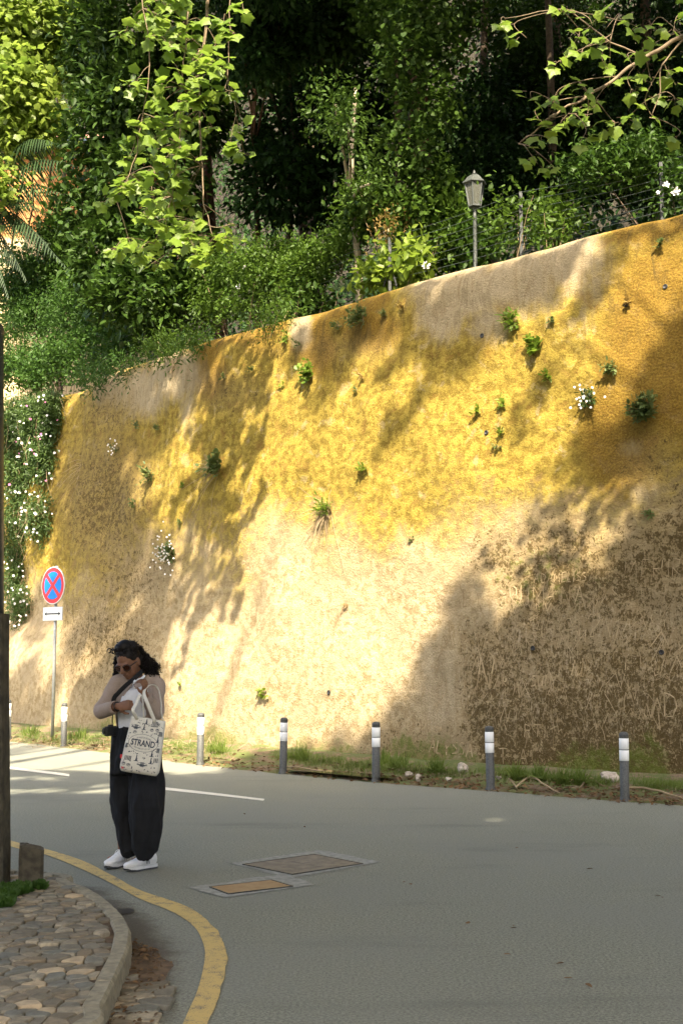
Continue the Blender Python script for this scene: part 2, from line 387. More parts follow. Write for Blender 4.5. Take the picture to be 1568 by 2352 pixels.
    for nm, a in (('scratch', scr), ('lichen', lich), ('pale', pale), ('orange', orange), ('dark', dark), ('moss', moss), ('streak', streak)):
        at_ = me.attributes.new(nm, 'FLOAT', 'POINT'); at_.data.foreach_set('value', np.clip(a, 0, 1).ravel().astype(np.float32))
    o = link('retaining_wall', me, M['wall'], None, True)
    tag(o, 'tall ochre plaster retaining wall with yellow lichen and scratched graffiti', 'wall'); return o
WALL = build_wall()

# scratched writing: strokes laid on the wall face
GLY = {'A': [[(0, 0), (.35, 1), (.7, 0)], [(.15, .4), (.55, .4)]], 'B': [[(0, 0), (0, 1), (.5, .9), (.5, .6), (0, .5), (.6, .4), (.6, .1), (0, 0)]], 'C': [[(.6, .9), (.2, 1), (0, .5), (.2, 0), (.6, .1)]],
       'D': [[(0, 0), (0, 1), (.5, .8), (.6, .4), (.4, .05), (0, 0)]], 'E': [[(.5, 1), (0, 1), (0, 0), (.5, 0)], [(0, .5), (.4, .5)]], 'H': [[(0, 0), (0, 1)], [(.6, 0), (.6, 1)], [(0, .5), (.6, .5)]],
       'I': [[(.1, 0), (.1, 1)]], 'K': [[(0, 0), (0, 1)], [(.6, 1), (0, .5), (.6, 0)]], 'L': [[(0, 1), (0, 0), (.5, 0)]], 'M': [[(0, 0), (.05, 1), (.4, .4), (.75, 1), (.8, 0)]],
       'N': [[(0, 0), (0, 1), (.6, 0), (.6, 1)]], 'O': [[(.3, 1), (0, .5), (.3, 0), (.6, .5), (.3, 1)]], 'P': [[(0, 0), (0, 1), (.5, .9), (.5, .55), (0, .5)]], 'R': [[(0, 0), (0, 1), (.5, .9), (.5, .55), (0, .5), (.55, 0)]],
       'S': [[(.6, .9), (.2, 1), (0, .75), (.55, .4), (.5, .1), (0, .05)]], 'T': [[(0, 1), (.7, 1)], [(.35, 1), (.35, 0)]], 'U': [[(0, 1), (.05, .1), (.3, 0), (.55, .1), (.6, 1)]], 'V': [[(0, 1), (.3, 0), (.6, 1)]],
       'W': [[(0, 1), (.2, 0), (.4, .7), (.6, 0), (.8, 1)]], 'X': [[(0, 0), (.6, 1)], [(0, 1), (.6, 0)]], 'Y': [[(0, 1), (.3, .5), (.6, 1)], [(.3, .5), (.3, 0)]], '+': [[(.1, .5), (.6, .5)], [(.35, .2), (.35, .8)]],
       '<': [[(.5, 0), (0, .65), (.15, 1), (.4, .95), (.5, .75), (.6, .95), (.85, 1), (1, .65), (.5, 0)]]}
def graffiti():
    V = []; F = []
    def stroke(pts, wd):
        P = [wall_surf(s, max(.05, h)) for s, h in pts]
        for (a, n), (b, _), (sa, ha), (sb, hb) in zip(P, P[1:], pts, pts[1:]):
            d = (b-a)
            if d.length < 1e-4: continue
            e = d.cross(n).normalized()*wd/2; q = n*.006; k = len(V)
            V.extend([a-e+q, a+e+q, b+e*.8+q, b-e*.8+q]); F.append((k, k+1, k+2, k+3))
    SG = -1                                         # s grows to the left in the picture
    def word(px, py, txt, size, slant=0, wd=.02, tilt=0):
        s0, h0 = wall_sh(px, py); x = 0
        for ch in txt:
            if ch == ' ': x += .6; continue
            jx, jy = rng.normal(0, .04, 2)
            for pl in GLY[ch]:
                pp = []
                for a, b in zip(pl, pl[1:]):
                    for t in np.linspace(0, 1, 3)[:-1]: pp.append((a[0]+(b[0]-a[0])*t, a[1]+(b[1]-a[1])*t))
                pp.append(pl[-1])
                pp = [(s0+SG*size*(x+p[0]*.85+slant*p[1]+jx+rng.normal(0, .02)), h0+size*(p[1]+jy+tilt*x+rng.normal(0, .02))) for p in pp]
                stroke(pp, wd*rng.uniform(.45, 1.0))
            x += max(p[0] for pl in GLY[ch] for p in pl)*.85+.25
    for a in ((168, 1425, 'ROBERT', .33, .1, .02), (322, 1445, 'E', .4, 0, .022), (205, 1465, 'N+E', .22, 0, .014), (250, 1580, 'VOS CASA', .22), (983, 1725, 'ALYSSA', .17, .1, .022),
              (1225, 1340, 'ADAMELISSA', .12, .05, .011), (1165, 1385, 'RUMANA', .24, .05, .018), (1060, 1400, 'BUR', .24, 0, .016), (1280, 1505, '<', .46, 0, .02), (1298, 1478, 'TINA', .17, 0, .015),
              (1090, 1520, 'V', .35, 0, .02), (1095, 1590, 'N', .42, .1, .024), (1150, 1575, 'R', .12), (1185, 1585, '<', .14, 0, .012), (1220, 1575, 'SUN', .14), (1440, 1330, 'MEHIR', .22, .05, .014), (1522, 1655, 'DU', .3, 0, .018),
              (1210, 1690, 'RTI', .16), (1150, 1750, 'T A', .2), (960, 1665, 'ENNY', .1), (965, 1682, 'VANESSA', .08), (1395, 1500, 'V', .3), (1350, 1450, '<', .2, 0, .012)):
        word(*a)
    for _ in range(110):                             # worn scribbles between the names
        px = rng.choice([rng.uniform(960, 1568), rng.uniform(20, 420), rng.uniform(400, 960)], p=[.6, .22, .18]); py = rng.uniform(1350, 1690)
        s, h = wall_sh(px, py); a = rng.normal(0, .5); u = rng.uniform(.05, .2); n_ = rng.integers(3, 7); q = rng.uniform(.25, .5)   # illegible zigzags
        stroke([(s-u*q*k+rng.normal(0, .02)+u*.2*math.sin(a), h+(u if k % 2 else 0)*rng.uniform(.6, 1.2)+rng.normal(0, .02)) for k in range(n_)], rng.uniform(.006, .013))
    for _ in range(260):
        px = rng.choice([rng.uniform(960, 1568), rng.uniform(20, 420), rng.uniform(400, 960)], p=[.6, .2, .2]); py = rng.uniform(1360, 1720)
        s, h = wall_sh(px, py); a = rng.normal(math.pi/2, .45); l = rng.uniform(.05, .28)
        stroke([(s, h), (s+math.cos(a)*l*.5+rng.normal(0, .01), h+math.sin(a)*l*.5), (s+math.cos(a)*l, h+math.sin(a)*l)], rng.uniform(.005, .012))
    me = mesh_np('scratched_graffiti', [v[:] for v in V], F)
    k = NM('scratched_plaster'); k.color(k.mix(island(k), (.25, .185, .10), (.45, .35, .21))).rough(.95); k.p.inputs['Specular IOR Level'].default_value = .1
    o = link('scratched_graffiti', me, k.m, WALL); o['kind'] = 'stuff'; o['label'] = 'pale names and hearts scratched into the plaster'
graffiti()
def weep_holes():
    mb = MB()
    for px, py in ((1228, 1490), (1515, 1502), (1108, 768), (1528, 652), (1118, 995), (752, 1590), (1432, 700)):
        s, h = wall_sh(px, py); p, n = wall_surf(s, h); q = MB()
        q.lathe([(.034, -.03), (.034, .012), (.028, .016), (.012, .006)], p, 9, n)  # proud black disc paints the darkness inside the hole
        q.build('weep_hole', M['black'], WALL)
weep_holes()

# ------------------------------------------------------------------ verge between road and wall
BOL_PX = [(1434, 1840), (1126, 1815), (863, 1796), (650, 1777), (460, 1757), (147, 1715), (20, 1700)]
EDGE_PX = [(1568, 1854), (1434, 1843), (1126, 1819), (863, 1799), (650, 1779), (460, 1759), (300, 1737), (147, 1718), (15, 1703)]
def verge():
    E = [gnd(*p) for p in EDGE_PX]
    E = [E[0]+(E[0]-E[2]).normalized()*8] + E + [E[-1]+(E[-1]-E[-3]).normalized()*14]
    E = catmull(E, 16); n = len(E); V = []; rows = 9
    for i, e in enumerate(E):
        k = int(np.argmin((bx-e.x)**2+(by-e.y)**2)); b = Vector((bx[k]+nx[k]*.25, by[k]+ny[k]*.25, 0))
        for r in range(rows):
            t = r/(rows-1); p = e.lerp(b, t)
            if r == 0: p += (b-e).normalized()*(noise.noise(Vector((e.x*3, e.y*3, 1)))*.07+noise.noise(Vector((e.x*11, e.y*11, 1)))*.04)
            z = .008+.16*t**1.6+noise.noise(Vector((p.x*2.2, p.y*2.2, 3)))*.05*min(1, t*3)
            if r == 0: z = -.004
            V.append((p.x, p.y, max(z, .004) if r else z))
    F = [(i*rows+r, i*rows+r+1, (i+1)*rows+r+1, (i+1)*rows+r) for i in range(n-1) for r in range(rows-1)]
    me = mesh_np('verge', V, F)
    if me.polygons[0].normal.z < 0: me.flip_normals()
    k = NM('verge_soil'); v = k.coord(); a = k.noise(v, 3.2, 6, .65); b = k.noise(v, 30, 4)
    c = k.mix(k.ramp(b, .3, .7), (.085, .055, .03), (.24, .165, .10)); c = k.mix(k.ramp(a, .38, .56, 0, .85), c, k.mix(b, (.045, .075, .010), (.12, .15, .028)))
    k.color(c).rough(.95); k.bump(b, .8, .02)
    o = link('verge', me, k.m, None, True); tag(o, kind='structure'); return E
EDGE = verge()
def vpt(px, py):
    g = gnd(px, py); d = [(Vector((e.x, e.y, 0))-g).length for e in EDGE]; e = EDGE[int(np.argmin(d))]
    k = int(np.argmin((bx-g.x)**2+(by-g.y)**2)); b = Vector((bx[k], by[k], 0)); t = min(1, max(0, (g-e).length/max(.1, (g-e).length+(b-g).length)))
    z = .008+.16*t**1.6; return gnd(px, py, z)

# ------------------------------------------------------------------ near pavement, kerb, gutter, paint
KO_PX = [(99, 2000.7), (158, 2020), (223, 2049), (277, 2092.5), (299, 2128.5), (300.6, 2143), (293, 2182.5), (266, 2243.7), (237.6, 2301), (212, 2352)]
ZK = .12
KO = [gnd(px, py, ZK) for px, py in KO_PX]
KO = [KO[0]+Vector((-6.5, 3.2, 0)), KO[0]+Vector((-2.3, .95, 0))] + KO + [KO[-1]+Vector((-.36, -.75, 0)), KO[-1]+Vector((-1.5, -3.0, 0)), KO[-1]+Vector((-3, -6, 0))]
KC = catmull(KO, 10)
def offset_path(P, d):
    out = []
    for i, p in enumerate(P):
        t = (P[min(i+1, len(P)-1)]-P[max(i-1, 0)]); t.z = 0; t.normalize(); out.append(p+Vector((t.y, -t.x, 0))*d)
    return out
KIN = offset_path(KC, .105)
if (KIN[40]-Vector((-4, 6, ZK))).length > (KC[40]-Vector((-4, 6, ZK))).length: KSG = -1
else: KSG = 1
KIN = offset_path(KC, .088*KSG)
def resample(P, step):
    out = [P[0]]; acc = 0
    for a, b in zip(P, P[1:]):
        d = (b-a).length
        while acc+d >= step:
            t = (step-acc)/d; a = a.lerp(b, t); out.append(a.copy()); d = (b-a).length; acc = 0
        acc += d
    out.append(P[-1]); return out
M['granite'] = simple('granite_kerb', (.24, .215, .15), .85, .25, 22, .3)
def stone_mat():
    k = NM('cobble_stone'); r = island(k); v = k.coord(); f = k.noise(v, 18, 6, .65)
    cr = k.n('ValToRGB'); e = cr.color_ramp.elements; e[0].color = (.14, .112, .07, 1); e[0].position = 0; e[1].color = (.38, .325, .22, 1)
    for p, c in ((.25, (.20, .18, .13)), (.42, (.155, .158, .13)), (.6, (.21, .16, .095)), (.8, (.26, .22, .15))):
        q = e.new(p); q.color = (*c, 1)
    k.ln(r, cr.inputs[0]); c = k.mix(k.ramp(f, .35, .7, 0, .65), cr.outputs[0], (.085, .075, .052))
    k.color(c).rough(.8); k.bump(f, .5, .012); return k.m
M['cobble'] = stone_mat()
M['cobble_warm'] = simple('limestone_sett', (.38, .30, .19), .8, .2, 15, .4)
KERB = None
def kerb():
    global KERB
    P = resample(KC, .05); Q = offset_path(P, .088*KSG); i = 0; first = True; n = 0
    k = empty('kerb', KC[40]); tag(k, kind='structure'); KERB = k
    while i < len(P)-4:
        L = random.choice((7, 8, 9, 9, 10)); j = min(i+L, len(P)-1); mb = MB(); sec = []
        for q in range(i, j+1):
            o, inn = P[q].copy(), Q[q].copy()
            if q == i: o = o.lerp(P[q+1], .13); inn = inn.lerp(Q[q+1], .13)
            if q == j: o = o.lerp(P[q-1], .12); inn = inn.lerp(Q[q-1], .12)
            wv = noise.noise(P[q]*9)*.004; d = (o-inn).normalized(); dz = random.uniform(-.003, .003)
            b = .014
            sec.append([o+Vector((0, 0, -ZK-.02))+d*(.012+wv), o+Vector((0, 0, -b*1.3))+d*wv, o-d*b+Vector((0, 0, dz)), inn+d*b*.7+Vector((0, 0, dz)), inn+Vector((0, 0, -b)), inn+Vector((0, 0, -ZK-.02))])
        V = [v for s_ in sec for v in s_]; m = len(sec)
        F = [(a*6+c, a*6+(c+1) % 6, (a+1)*6+(c+1) % 6, (a+1)*6+c) for a in range(m-1) for c in range(6)] + [tuple(range(6))[::-1], tuple((m-1)*6+c for c in range(6))]
        mb.add(V, F); me = mb.mesh('kerb_stone'); bm = bmesh.new(); bm.from_mesh(me); bmesh.ops.recalc_face_normals(bm, faces=bm.faces); bm.to_mesh(me); bm.free()
        mid = P[(i+j)//2]; cx, cy = proj(mid)
        if -200 < cx < 500 and mid.y > 4: link('kerb_stone', me, M['granite'], k)
        else: link('kerb_stone', me, M['granite'], k)
        i = j
kerb()
def in_poly(x, y, poly):
    c = False; n = len(poly); j = n-1
    for i in range(n):
        xi, yi = poly[i][0], poly[i][1]; xj, yj = poly[j][0], poly[j][1]
        if (yi > y) != (yj > y) and x < (xj-xi)*(y-yi)/(yj-yi)+xi: c = not c
        j = i
    return c
PAVE = [(p.x, p.y) for p in KIN]
PAVE_POLY = PAVE + [(-14, PAVE[-1][1]-2), (-14, PAVE[0][1]+1)]
me = bpy.data.meshes.new('pavement'); me.from_pydata([(x, y, ZK-.022) for x, y in PAVE_POLY], [], [tuple(range(len(PAVE_POLY)))]); me.update()
if me.polygons[0].normal.z < 0: me.flip_normals()
PAVEMENT = link('pavement', me, M['soil']); tag(PAVEMENT, kind='structure')
def voronoi_cell(p, nb, size):
    poly = [Vector((p[0]+a*size, p[1]+b*size)) for a, b in ((-1, -1), (1, -1), (1, 1), (-1, 1))]
    pv = Vector(p)
    for q in nb:
        qv = Vector(q); m = (pv+qv)/2; d = (qv-pv)
        out = []
        for i in range(len(poly)):
            a, b = poly[i], poly[(i+1) % len(poly)]; da = (a-m).dot(d); db = (b-m).dot(d)
            if da <= 0: out.append(a)
            if da*db < 0: out.append(a+(b-a)*(da/(da-db)))
        poly = out
        if len(poly) < 3: return []
    return poly
def stone_mesh(poly, z0, h, gap, rise):
    c = sum(poly, Vector((0, 0)))/len(poly); pts = []
    for i in range(len(poly)):                       # cut the corners
        a, b, d = poly[i-1], poly[i], poly[(i+1) % len(poly)]
        if (a-b).length < .012 or (d-b).length < .012: pts.append(b.copy()); continue
        pts += [b.lerp(a, .14), b.lerp(d, .14)]
    def ring(f, z): return [((c+(p-c)*f).x, (c+(p-c)*f).y, z) for p in pts]
    rad = max(.03, sum((p-c).length for p in pts)/len(pts)); f1 = 1-gap/rad; n = len(pts)
    V = ring(f1*1.0, z0-.02) + ring(f1, z0+h*.7) + ring(f1*.9, z0+h) + [(c.x, c.y, z0+h+rise)]
    tx_, ty_ = random.gauss(0, .04), random.gauss(0, .04)
    V = [(x, y, z+(x-c.x)*tx_+(y-c.y)*ty_) for x, y, z in V]
    F = [(r*n+i, r*n+(i+1) % n, (r+1)*n+(i+1) % n, (r+1)*n+i) for r in range(2) for i in range(n)] + [(2*n+i, 2*n+(i+1) % n, 3*n) for i in range(n)]
    return V, F
def cobbles(poly_test, box, pitch, aspect, z, parent, name, maxparts, stretch_dir=None, restname='cobbles'):
    x0, x1, y0, y1 = box; seeds = []
    ny_ = int((y1-y0)/(pitch*aspect)); nx_ = int((x1-x0)/pitch)
    for j in range(ny_+1):
        for i in range(nx_+1):
            seeds.append((x0+(i+.5*(j % 2)+random.uniform(-.46, .46))*pitch, y0+(j+random.uniform(-.42, .42))*pitch*aspect))
    A = np.array(seeds); cells = []
    for k, p in enumerate(seeds):
        if not poly_test(*p): continue
        d = (A[:, 0]-p[0])**2+(A[:, 1]-p[1])**2; nb = A[np.argsort(d)[1:14]]
        c = voronoi_cell(p, nb, pitch*1.6)
        if len(c) >= 3: cells.append((p, c))
    vis = []; rest = MB()
    for p, c in cells:
        px, py = proj((p[0], p[1], z)); seen = -15 < px < 1590 and 1500 < py < 2385
        vis.append((0 if seen else 1, p[1], p, c))
    vis.sort(key=lambda t: t[:2]); cnt = 0
    for s_, _, p, c in vis:
        V, F = stone_mesh(c, z, random.uniform(.008, .024), .004, random.uniform(.0, .004))
        if s_ == 0 and cnt < maxparts:
            b = MB().add(V, F); o = b.build(name, M['cobble'] if random.random() > .06 else M['cobble_warm'], parent); cnt += 1
        else: rest.add(V, F)
    if rest.v:
        o = rest.build(restname, M['cobble'], parent); o['kind'] = 'stuff'
pave_in = lambda x, y: in_poly(x, y, PAVE_POLY)
cobbles(pave_in, (-4.6, -.9, 3.9, 9.6), .094, .9, ZK-.02, PAVEMENT, 'cobble', 295)
MG = offset_path(KC, -.36*KSG); mgi = [i for i, p in enumerate(KC) if -6 < p.x and 3.5 < p.y < 10]
mo = [MG[i]+Vector((noise.noise(MG[i]*4)*.07, noise.noise(MG[i]*5+Vector((3, 0, 0)))*.06, 0)) for i in mgi]
me = bpy.data.meshes.new('road_margin'); me.from_pydata([(KC[i].x, KC[i].y, .003) for i in mgi]+[(p.x, p.y, .0012) for p in mo], [], [(i, i+1, len(mo)+i+1, len(mo)+i) for i in range(len(mo)-1)]); me.update()
if me.polygons[0].normal.z < 0: me.flip_normals()
da = me.attributes.new('dirt', 'FLOAT', 'POINT'); da.data.foreach_set('value', np.r_[np.ones(len(mo)), np.zeros(len(mo))].astype(np.float32))
tag(link('road_margin', me, asphalt(True)), kind='structure')
# gutter: sunken stones and litter between the kerb and the asphalt
GUT = offset_path(KC, -.21*KSG)
GI = [i for i, p in enumerate(KC) if -3.2 < p.x and 3.5 < p.y < 7.15]
gp = [KC[i]-Vector((0, 0, ZK)) for i in GI]; gq = [GUT[i]-Vector((0, 0, ZK)) for i in GI]
gq = [g.lerp(c, .75*sstep(6.55, 7.15, c.y)) for g, c in zip(gq, gp)]
gq = [g+Vector((noise.noise(g*5)*.05, noise.noise(g*6+Vector((5, 0, 0)))*.03, 0)) for g in gq]
GPOLY = [(p.x, p.y) for p in gp]+[(p.x, p.y) for p in reversed(gq)]
me = bpy.data.meshes.new('gutter'); me.from_pydata([(p.x, p.y, .006) for p in gp]+[(p.x, p.y, .004) for p in gq], [], [(i, i+1, len(gp)+i+1, len(gp)+i) for i in range(len(gp)-1)]); me.update()
if me.polygons[0].normal.z < 0: me.flip_normals()
GUTTER = link('gutter', me, M['soil']); tag(GUTTER, kind='structure')
cobbles(lambda x, y: in_poly(x, y, GPOLY) and y < 6.2 + random.uniform(-.2, .2), (-2.6, -.9, 3.6, 7), .078, .9, .004, GUTTER, 'gutter_stone', 120, restname='gutter_stones')
def paint(name, c, wear=.5):
    k = NM(name); v = k.coord(); a = k.noise(v, 9, 7, .75); b = k.noise(v, 150, 3, .7)
    m = k.math('ADD', k.math('MULTIPLY', a, .55), k.math('MULTIPLY', b, .5))
    c = k.mix(k.ramp(m, wear, wear+.12), c, (.13, .125, .105))
    k.color(c).rough(.75); k.bump(b, .5, .005); return k.m
M['yellow_paint'] = paint('yellow_road_paint', (.54, .39, .135), .52)
M['white_paint'] = paint('white_road_paint', (.72, .69, .58), .58)
YL = [((18, 1930), (18, 1943)), ((101, 1950), (101, 1963)), ((187, 1977), (176, 1992)), ((262, 2014), (256, 2030)), ((324, 2047), (318, 2064)), ((428, 2083), (396, 2096)), ((486, 2125), (446, 2130)),
      ((515, 2172), (468, 2172)), ((520, 2215), (470, 2208)), ((504, 2287), (454, 2276)), ((479, 2352), (421, 2352))]
def band(name, A, Bp, z, m):
    A = catmull(A, 10); Bp = catmull(Bp, 10)
    A = [a+(b-a).normalized()*(noise.noise(a*6)*.008+noise.noise(a*23)*.006) for a, b in zip(A, Bp)]
    V = [(p.x, p.y, z) for p in A]+[(p.x, p.y, z) for p in Bp]; n = len(A)
    me = bpy.data.meshes.new(name); me.from_pydata(V, [], [(i, i+1, n+i+1, n+i) for i in range(n-1)]); me.update()
    if me.polygons[0].normal.z < 0: me.flip_normals()
    return link(name, me, m)
ya = [gnd(*a) for a, b in YL]; yb = [gnd(*b) for a, b in YL]
ya = [ya[0]+(ya[0]-ya[2])*2.5]+ya+[ya[-1]+(ya[-1]-ya[-2])*4]; yb = [yb[0]+(yb[0]-yb[2])*2.5]+yb+[yb[-1]+(yb[-1]-yb[-2])*4]
tag(band('yellow_line', ya, yb, .005, M['yellow_paint']), kind='structure')
for a, b, c, d in (((-60, 1752.5), (160, 1778.5), (-60, 1757.5), (160, 1784)), ((352, 1806), (608, 1836), (352, 1812.5), (605, 1840))):
    tag(band('lane_dash', [gnd(*a), gnd((a[0]+b[0])/2, (a[1]+b[1])/2-.4), gnd(*b)], [gnd(*c), gnd((c[0]+d[0])/2, (c[1]+d[1])/2-.4), gnd(*d)], .005, M['white_paint']), kind='structure')
# manhole covers
def cover(inner, outer, label, rust, plates):
    I = [gnd(*p) for p in inner]; O = [gnd(*p) for p in outer]; c = sum(I, Vector())/4
    e = empty('manhole_cover', c); tag(e, label, 'manhole cover')
    V = []; n = 10                                   # worn concrete collar with a ragged outer edge
    for i in range(4):
        for k in range(n):
            t = k/n; p = I[i].lerp(I[(i+1) % 4], t); q = O[i].lerp(O[(i+1) % 4], t)
            d = (q-p); q = p+d*(1+.35*noise.noise(q*8)) if k else q
            V += [(p.x, p.y, .005), (q.x, q.y, .004)]
    m = 4*n; F = [(2*i, 2*i+1, (2*i+3) % (2*m), (2*i+2) % (2*m)) for i in range(m)]
    me = bpy.data.meshes.new('concrete_collar'); me.from_pydata(V, [], F); me.update()
    if me.polygons[0].normal.z < 0: me.flip_normals()
    link('concrete_collar', me, simple('worn_concrete', (.26, .26, .225), .9, .25, 20, .4), e)
    def sh(f): return [c+(p-c)*f for p in I]
    mb = MB(); a, b = sh(1.0), sh(.965)
    V = [(p.x, p.y, .004) for p in a]+[(p.x, p.y, .012) for p in a]+[(p.x, p.y, .012) for p in b]+[(p.x, p.y, .002) for p in b]
    mb.add(V, [(r*4+i, r*4+(i+1) % 4, (r+1)*4+(i+1) % 4, (r+1)*4+i) for r in range(3) for i in range(4)]); mb.build('frame', M['iron'], e)
    k = NM('cast_iron_plate'); v = k.coord(); f = k.noise(v, 12, 5); g = k.n('TexChecker'); k.ln(k.mapping(v, (1, 1, 1)), g.inputs[0]); g.inputs['Scale'].default_value = 60
    k.color(k.mix(k.ramp(f, .35, .7), *rust)).rough(.7); k.bump(g.outputs[1], .6, .006)
    for q in range(plates):
        t0, t1 = q/plates+(.004 if q else 0), (q+1)/plates-(.004 if q < plates-1 else 0); b2 = sh(.955)
        A0, A1 = b2[0].lerp(b2[1], t0), b2[0].lerp(b2[1], t1); B0, B1 = b2[3].lerp(b2[2], t0), b2[3].lerp(b2[2], t1); mb = MB()
        P = [A0, A1, B1, B0]; cc = sum(P, Vector())/4
        V = [(p.x, p.y, .002) for p in P]+[(p.x, p.y, .009) for p in P]+[((p.x-cc.x)*.97+cc.x, (p.y-cc.y)*.97+cc.y, .011) for p in P]
        F = [(r*4+i, r*4+(i+1) % 4, (r+1)*4+(i+1) % 4, (r+1)*4+i) for r in range(2) for i in range(4)]+[(8, 9, 10, 11)]
        mb.add(V, F); me = mb.mesh('plate'); bm = bmesh.new(); bm.from_mesh(me); bmesh.ops.recalc_face_normals(bm, faces=bm.faces); bm.to_mesh(me); bm.free()
        if me.polygons[-1].normal.z < 0: me.flip_normals()
        link('plate', me, k.m, e)
cover([(556.3, 1987.7), (722, 1964.4), (833.5, 1986), (671.5, 2011.2)], [(529, 1983.5), (733, 1954), (876, 1980), (668, 2018)], 'large grey brown diamond patterned manhole cover in the road', ((.13, .115, .09), (.22, .19, .145)), 2)
cover([(480.7, 2040), (624.7, 2023.8), (673.3, 2038.2), (523.9, 2056.2)], [(434, 2039), (648, 2008), (722, 2033), (515, 2063)], 'smaller rusty orange manhole cover nearer the yellow line', ((.29, .18, .08), (.37, .25, .125)), 1)

# ------------------------------------------------------------------ unseen leafy bank added behind the camera to keep horizon skylight off the wall
def add_sky_screen():
    V = []; A = np.linspace(R(168), R(372), 41); Q = [(13.5, .0), (14, 1.6), (17, 3.2), (22, 5.5), (30, 9), (45, 15)]
    for r_, z in Q:
        for a in A:
            x, y = math.cos(a)*r_*1.15, math.sin(a)*r_*.95+2.0; V.append((x, y, z*(1+.25*noise.noise(Vector((x*.15, y*.15, 2)))) if z else -.02))
    n = len(A); F = [(j*n+i, j*n+i+1, (j+1)*n+i+1, (j+1)*n+i) for j in range(len(Q)-1) for i in range(n-1)]
    me = mesh_np('sky_screen_bank', V, F)
    if me.polygons[0].normal.z < 0: me.flip_normals()
    k = NM('leafy_sky_screen'); f = k.noise(k.coord(), 3, 7, .7); k.color(k.mix(k.ramp(f, .3, .7), (.03, .045, .012), (.09, .11, .035))).rough(1); k.bump(f, 1, .3)
    tag(link('sky_screen_bank', me, k.m, None, True), kind='structure')
add_sky_screen()

# ------------------------------------------------------------------ terrace and hillside behind the wall
TB = WV[-1]                                         # rear edge of the wall top
def hill_z(q): return 6.55 + .2*np.maximum(0, q-1.5) + .05*np.maximum(0, q-4)**2
def build_hill():
    qs = np.array([-.6, 0, .5, 1, 2, 3, 4, 5, 6, 8, 10, 12, 14, 17, 20, 24, 28, 33, 40, 60])
    idx = np.arange(0, NS, 6); V = []
    a, b = Vector(TB[0]), Vector(TB[-1]); A = [(TB[i, 0], TB[i, 1], nx[i], ny[i], HT[i]) for i in idx]
    d0 = Vector((TB[0, 0]-TB[30, 0], TB[0, 1]-TB[30, 1])).normalized(); d1 = Vector((TB[-1, 0]-TB[-30, 0], TB[-1, 1]-TB[-30, 1])).normalized()
    A = [(a.x+d0.x*k, a.y+d0.y*k, nx[0], ny[0], HT[0]) for k in (60, 30, 15, 8, 4)] + A + [(b.x+d1.x*k, b.y+d1.y*k, nx[-1], ny[-1], HT[-1]) for k in (4, 8, 15, 25, 40, 70)]
    for q in qs:
        for (x0, y0, n0, n1, H0) in A:
            x, y = x0+n0*q, y0+n1*q; z = hill_z(q)+.35*noise.noise(Vector((x*.4, y*.4, 0)))*min(1, max(0, q)) + (H0-7.0)
            if q < 0: z = 5.8
            V.append((x, y, z))
    n = len(A); F = [(r*n+i, r*n+i+1, (r+1)*n+i+1, (r+1)*n+i) for r in range(len(qs)-1) for i in range(n-1)]
    me = mesh_np('hillside', V, F)
    if me.polygons[0].normal.z < 0: me.flip_normals()
    k = NM('leafy_soil'); v = k.coord(); f = k.noise(v, 5, 6)
    k.color(k.mix(f, (.012, .010, .005), (.035, .027, .013))).rough(1); k.bump(f, .8, .1)
    tag(link('hillside', me, k.m, None, True), kind='structure')
build_hill()
def behind(px, py, q):
    """a point on the pixel's line, q metres behind the wall's top"""
    Y = 18.0
    for _ in range(8):
        p = at(px, py, Y); i = int(np.argmin((TB[:, 0]-p.x)**2+(TB[:, 1]-p.y)**2)); dist = (p.x-TB[i, 0])*nx[i]+(p.y-TB[i, 1])*ny[i]
        Y += (q-dist)*.8
    return at(px, py, Y)
def ground_behind(p):
    i = int(np.argmin((TB[:, 0]-p.x)**2+(TB[:, 1]-p.y)**2)); q = (p.x-TB[i, 0])*nx[i]+(p.y-TB[i, 1])*ny[i]
    return float(hill_z(q))+HT[i]-7.0

# ------------------------------------------------------------------ leaves
OVAL = (np.array([(0, 0, 0), (.24, .3, .05), (.2, .68, .04), (0, 1, -.06), (-.2, .68, .04), (-.24, .3, .05)]), np.array([(0, 1, 2, 3), (0, 3, 4, 5)]))
LANCE = (np.array([(0, 0, 0), (.13, .3, .04), (.11, .68, .02), (0, 1, -.12), (-.11, .68, .02), (-.13, .3, .04)]), np.array([(0, 1, 2, 3), (0, 3, 4, 5)]))
BLADE = (np.array([(-.02, 0, 0), (.02, 0, 0), (.018, .5, .05), (-.018, .5, .05), (.002, 1, .22), (-.002, 1, .22)]), np.array([(0, 1, 2, 3), (3, 2, 4, 5)]))
BROAD = (np.array([(0, 0, 0), (.42, .22, .06), (.4, .62, .05), (0, 1, -.1), (-.4, .62, .05), (-.42, .22, .06)]), np.array([(0, 1, 2, 3), (0, 3, 4, 5)]))
def plane_template(b=0.0):
    o = [(0, 0), (.2, -.06), (.5, .04), (.42, .18), (.5, .28), (.6, .52), (.44, .56), (.34, .68), (.2, .76), (0, 1.02)]
    pts = [(0, .3)] + o + [(-x, y) for x, y in o[-2:0:-1]]
    z = [-.10*(x*x)*2 - b*(y-.3)**2 + .03*math.sin(9*x+5*y) for x, y in pts]
    V = np.array([(x, y, c) for (x, y), c in zip(pts, z)]); n = len(pts)-1
    return V, np.array([(0, 1+i, 1+(i+1) % n) for i in range(n)])
PLANE = plane_template(.15)
